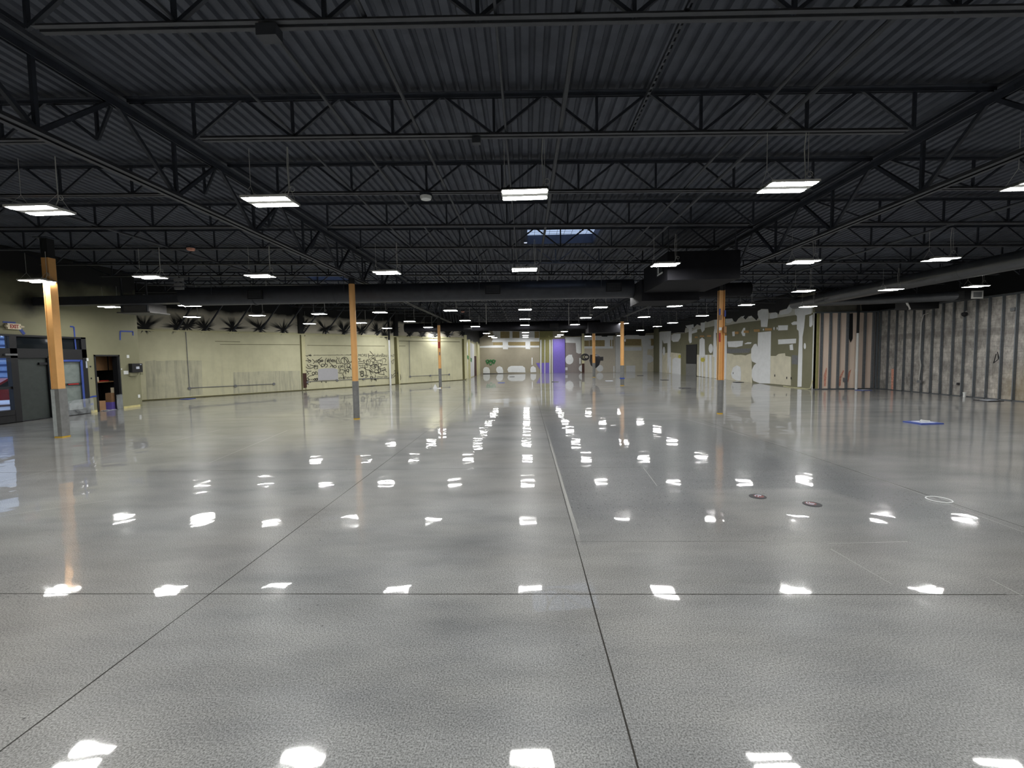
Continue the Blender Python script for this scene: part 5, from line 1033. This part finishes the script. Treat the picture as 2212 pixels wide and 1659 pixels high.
m.build('channel', M['pipe'], e); tag(e, 'slotted strut channel running lengthwise right of the centre lamps', 'strut')
e = empty('junction_box', (-2.25, 4.05, zb(-2.25)-.08)); MB().box((-.09, -.06, -.04), (.09, .06, .06)).build('box', M['pipe'], e); tag(e, 'square junction box under the nearest joist, left of centre', 'box')
e = empty('junction_box', (-.62, 6.09, zb(-.62)-.06)); MB().box((-.055, -.04, -.03), (.055, .04, .05)).build('box', M['pipe'], e); tag(e, 'small junction box under the second joist near the centre', 'box')
for x, y, z0, lb in ((-2.15, 24.44, 3.75, 'thin white drop pipe hanging left of centre before the far duct'), (2.4, 24.44, 3.6, 'thin white drop pipe hanging right of centre before the far duct')):
    o = MB().tube([(x, y, z0), (x+.0, y, zd(x)+.01)], .018, 6).build('drop_pipe', M['wire']); tag(o, lb, 'pipe')

# ------------------------------------------------------------------ things on the floor
def decal(x, y, rz, label):
    e = empty('floor_decal', (x, y, .001), rz); MB().lathe([(.105, 0), (.105, .0025)], (0,0,0), 28).build('disc', M['rubber'], e); MB().lathe([(.062, .0025), (.062, .004)], (.02, 0, 0), 24).build('centre', M['darkred'], e)
    m = MB(); m.tube([(.02+.045*math.cos(t*.5), .045*math.sin(t*.5), .004) for t in range(7)], .006, 5).tube([(-.02, -.02, .004), (.02, .01, .004), (.05, -.01, .004)], .007, 5); m.build('print', M['padgrey'], e); tag(e, label, 'floor decal')
decal(3.05, 5.83, .4, 'round dark and red floor decal, left one of the pair'); decal(3.56, 5.52, 1.9, 'round dark and red floor decal, right one of the pair')
m = MB(); m.tube([(5.22+.125*math.cos(t*math.pi/16), 5.65+.125*math.sin(t*math.pi/16), .006) for t in range(33)], .008, 6); tag(m.build('floor_ring', M['whitepaint']), 'thin white ring lying on the floor at right', 'ring')
def mat_(x, y, w, d, rz, mt, label, extra=None, name='floor_mat', cat='floor mat', h=.02):
    e = empty(name, (x, y, 0), rz); MB().box((-w/2, -d/2, 0), (w/2, d/2, h)).build('pad', M[mt], e)
    if extra: MB().box((-w*.3, -d*.3, h), (w*.34, d*.3, h+.008)).build('cover_sheet', M[extra], e)
    tag(e, label, cat); return e
e = mat_(10.37, 11.76, .62, .5, .1, 'padblue', 'blue pad with white sheet and folded strip on the right floor', 'padgrey', h=.03)
MB().tube([(-.08, 0, .05), (-.02, .03, .075), (.08, .0, .055), (.16, -.03, .05)], .018, 6).build('folded_strip', M['whitepaint'], e)
mat_(17.1, 16.75, .62, .5, .1, 'rubber', 'dark mat with pale sheet at the foot of the stud wall', 'padgrey'); mat_(16.5, 22.0, .5, .45, .2, 'padblue', 'blue pad by the white drain pipe', 'padgrey')
fitems = [(1106, 814), (1083, 827), (1199, 825), (1316, 823), (1383, 811.6), (1435, 821), (1479, 838.7), (1595, 826), (801, 834), (405, 862)]
FP = D['mats']
flb = ['tiny dark cover on the far floor at centre', 'tiny blue cover on the far floor left of centre', 'tiny dark cover on the floor before the purple panel', 'tiny pale cover on the floor beyond the right columns', 'tiny dark cover on the floor before the lit beige wall', 'tiny dark cover on the floor near the far right corner', 'thin dark strip on the floor left of the nearest right column', 'dark mat at the foot of the olive patched wall', 'dark mat at the foot of the graffiti wall', 'blue mat at the foot of the cream wall, left end']
for (x, y), lb, mt in zip(FP, flb, ('rubber', 'padblue', 'rubber', 'padgrey', 'rubber', 'rubber', 'rubber', 'rubber', 'rubber', 'padblue')): mat_(x, y, .5, .5, 0, mt, lb, None, 'floor_cover', 'floor cover')
m = MB()
for i in range(6): a = i*1.05; m.v += [(0, 0, .28), (.16*math.cos(a), .16*math.sin(a), .0), (.16*math.cos(a+1.05), .16*math.sin(a+1.05), .0)]; b = len(m.v); m.f.append((b-3, b-2, b-1))
m.v += [(.1, -.1, 0), (.4, -.14, 0), (.36, -.02, .06)]; b = len(m.v); m.f.append((b-3, b-2, b-1)); o = m.build('plastic_scrap', M['whitepaint']); o.location = (-5.78, 27.75, .0); tag(o, 'crumpled white plastic at the foot of the slim left column', 'plastic scrap')
o = MB().tube([(14.5, 25.2, .02), (14.35, 24.2, .02), (14.45, 23.0, .02), (14.52, 22.88, .06), (14.6, 22.85, .5)], .02, 8).build('flexible_conduit', M['cream']); tag(o, 'cream flexible conduit along the foot of the patched wall', 'conduit')
# black bundle by the far column
e = empty('hose_bundle', (6.1, 39.9, 1.55)); m = MB()
for r_, dx in ((.35, -.75), (.28, -.7), (.2, -.62)): m.tube([(dx+r_*math.cos(t*.4), .02*t/16, .25+r_*math.sin(t*.4)*.8) for t in range(17)], .045, 8)
m.build('coil', M['rubber'], e); m = MB(); m.lathe([(.12, -.75), (.38, -.5), (.5, -.1), (.45, .3), (.2, .5)], (.15, .1, 0), 14).box((.3, -.2, -.1), (.85, .2, .25)).box((-.3, -.2, .1), (.2, .2, .45)); m.build('bundle', M['rubber'], e); MB().tube([(.05, .0, -1.55), (.05, .0, -.6)], .04, 8).build('stand', M['rubber'], e)
tag(e, 'black bundle of hose behind the farthest orange column', 'hose')

# ------------------------------------------------------------------ world, render settings
w = bpy.data.worlds.new('overcast_sky'); SC.world = w; w.use_nodes = True; nt = w.node_tree; bg = nt.nodes['Background']
tcw = nt.nodes.new('ShaderNodeTexCoord'); sx_ = nt.nodes.new('ShaderNodeSeparateXYZ'); nt.links.new(tcw.outputs['Generated'], sx_.inputs[0])
rp = nt.nodes.new('ShaderNodeValToRGB'); nt.links.new(sx_.outputs[2], rp.inputs[0]); rp.color_ramp.elements[0].color = (.80, .87, 1, 1); rp.color_ramp.elements[1].color = (.60, .72, 1.0, 1)
nt.links.new(rp.outputs[0], bg.inputs[0]); bg.inputs[1].default_value = .9
SC.view_settings.view_transform = 'Standard'; SC.view_settings.look = 'None'; SC.view_settings.exposure = EXPO if 'EXPO' in globals() else 0.0; SC.view_settings.gamma = 1; SC.view_settings.use_curve_mapping = False
c = SC.cycles; c.use_denoising = True; c.use_adaptive_sampling = True; c.adaptive_threshold = .04; c.adaptive_min_samples = 16; c.max_bounces = 3; c.diffuse_bounces = 2; c.glossy_bounces = 2; c.transmission_bounces = 3; c.transparent_max_bounces = 6; c.sample_clamp_indirect = 6.0; c.caustics_reflective = False; c.caustics_refractive = False; c.use_light_tree = True
try: c.denoiser = 'OPENIMAGEDENOISE'; c.denoising_input_passes = 'RGB_ALBEDO_NORMAL'
except Exception: pass
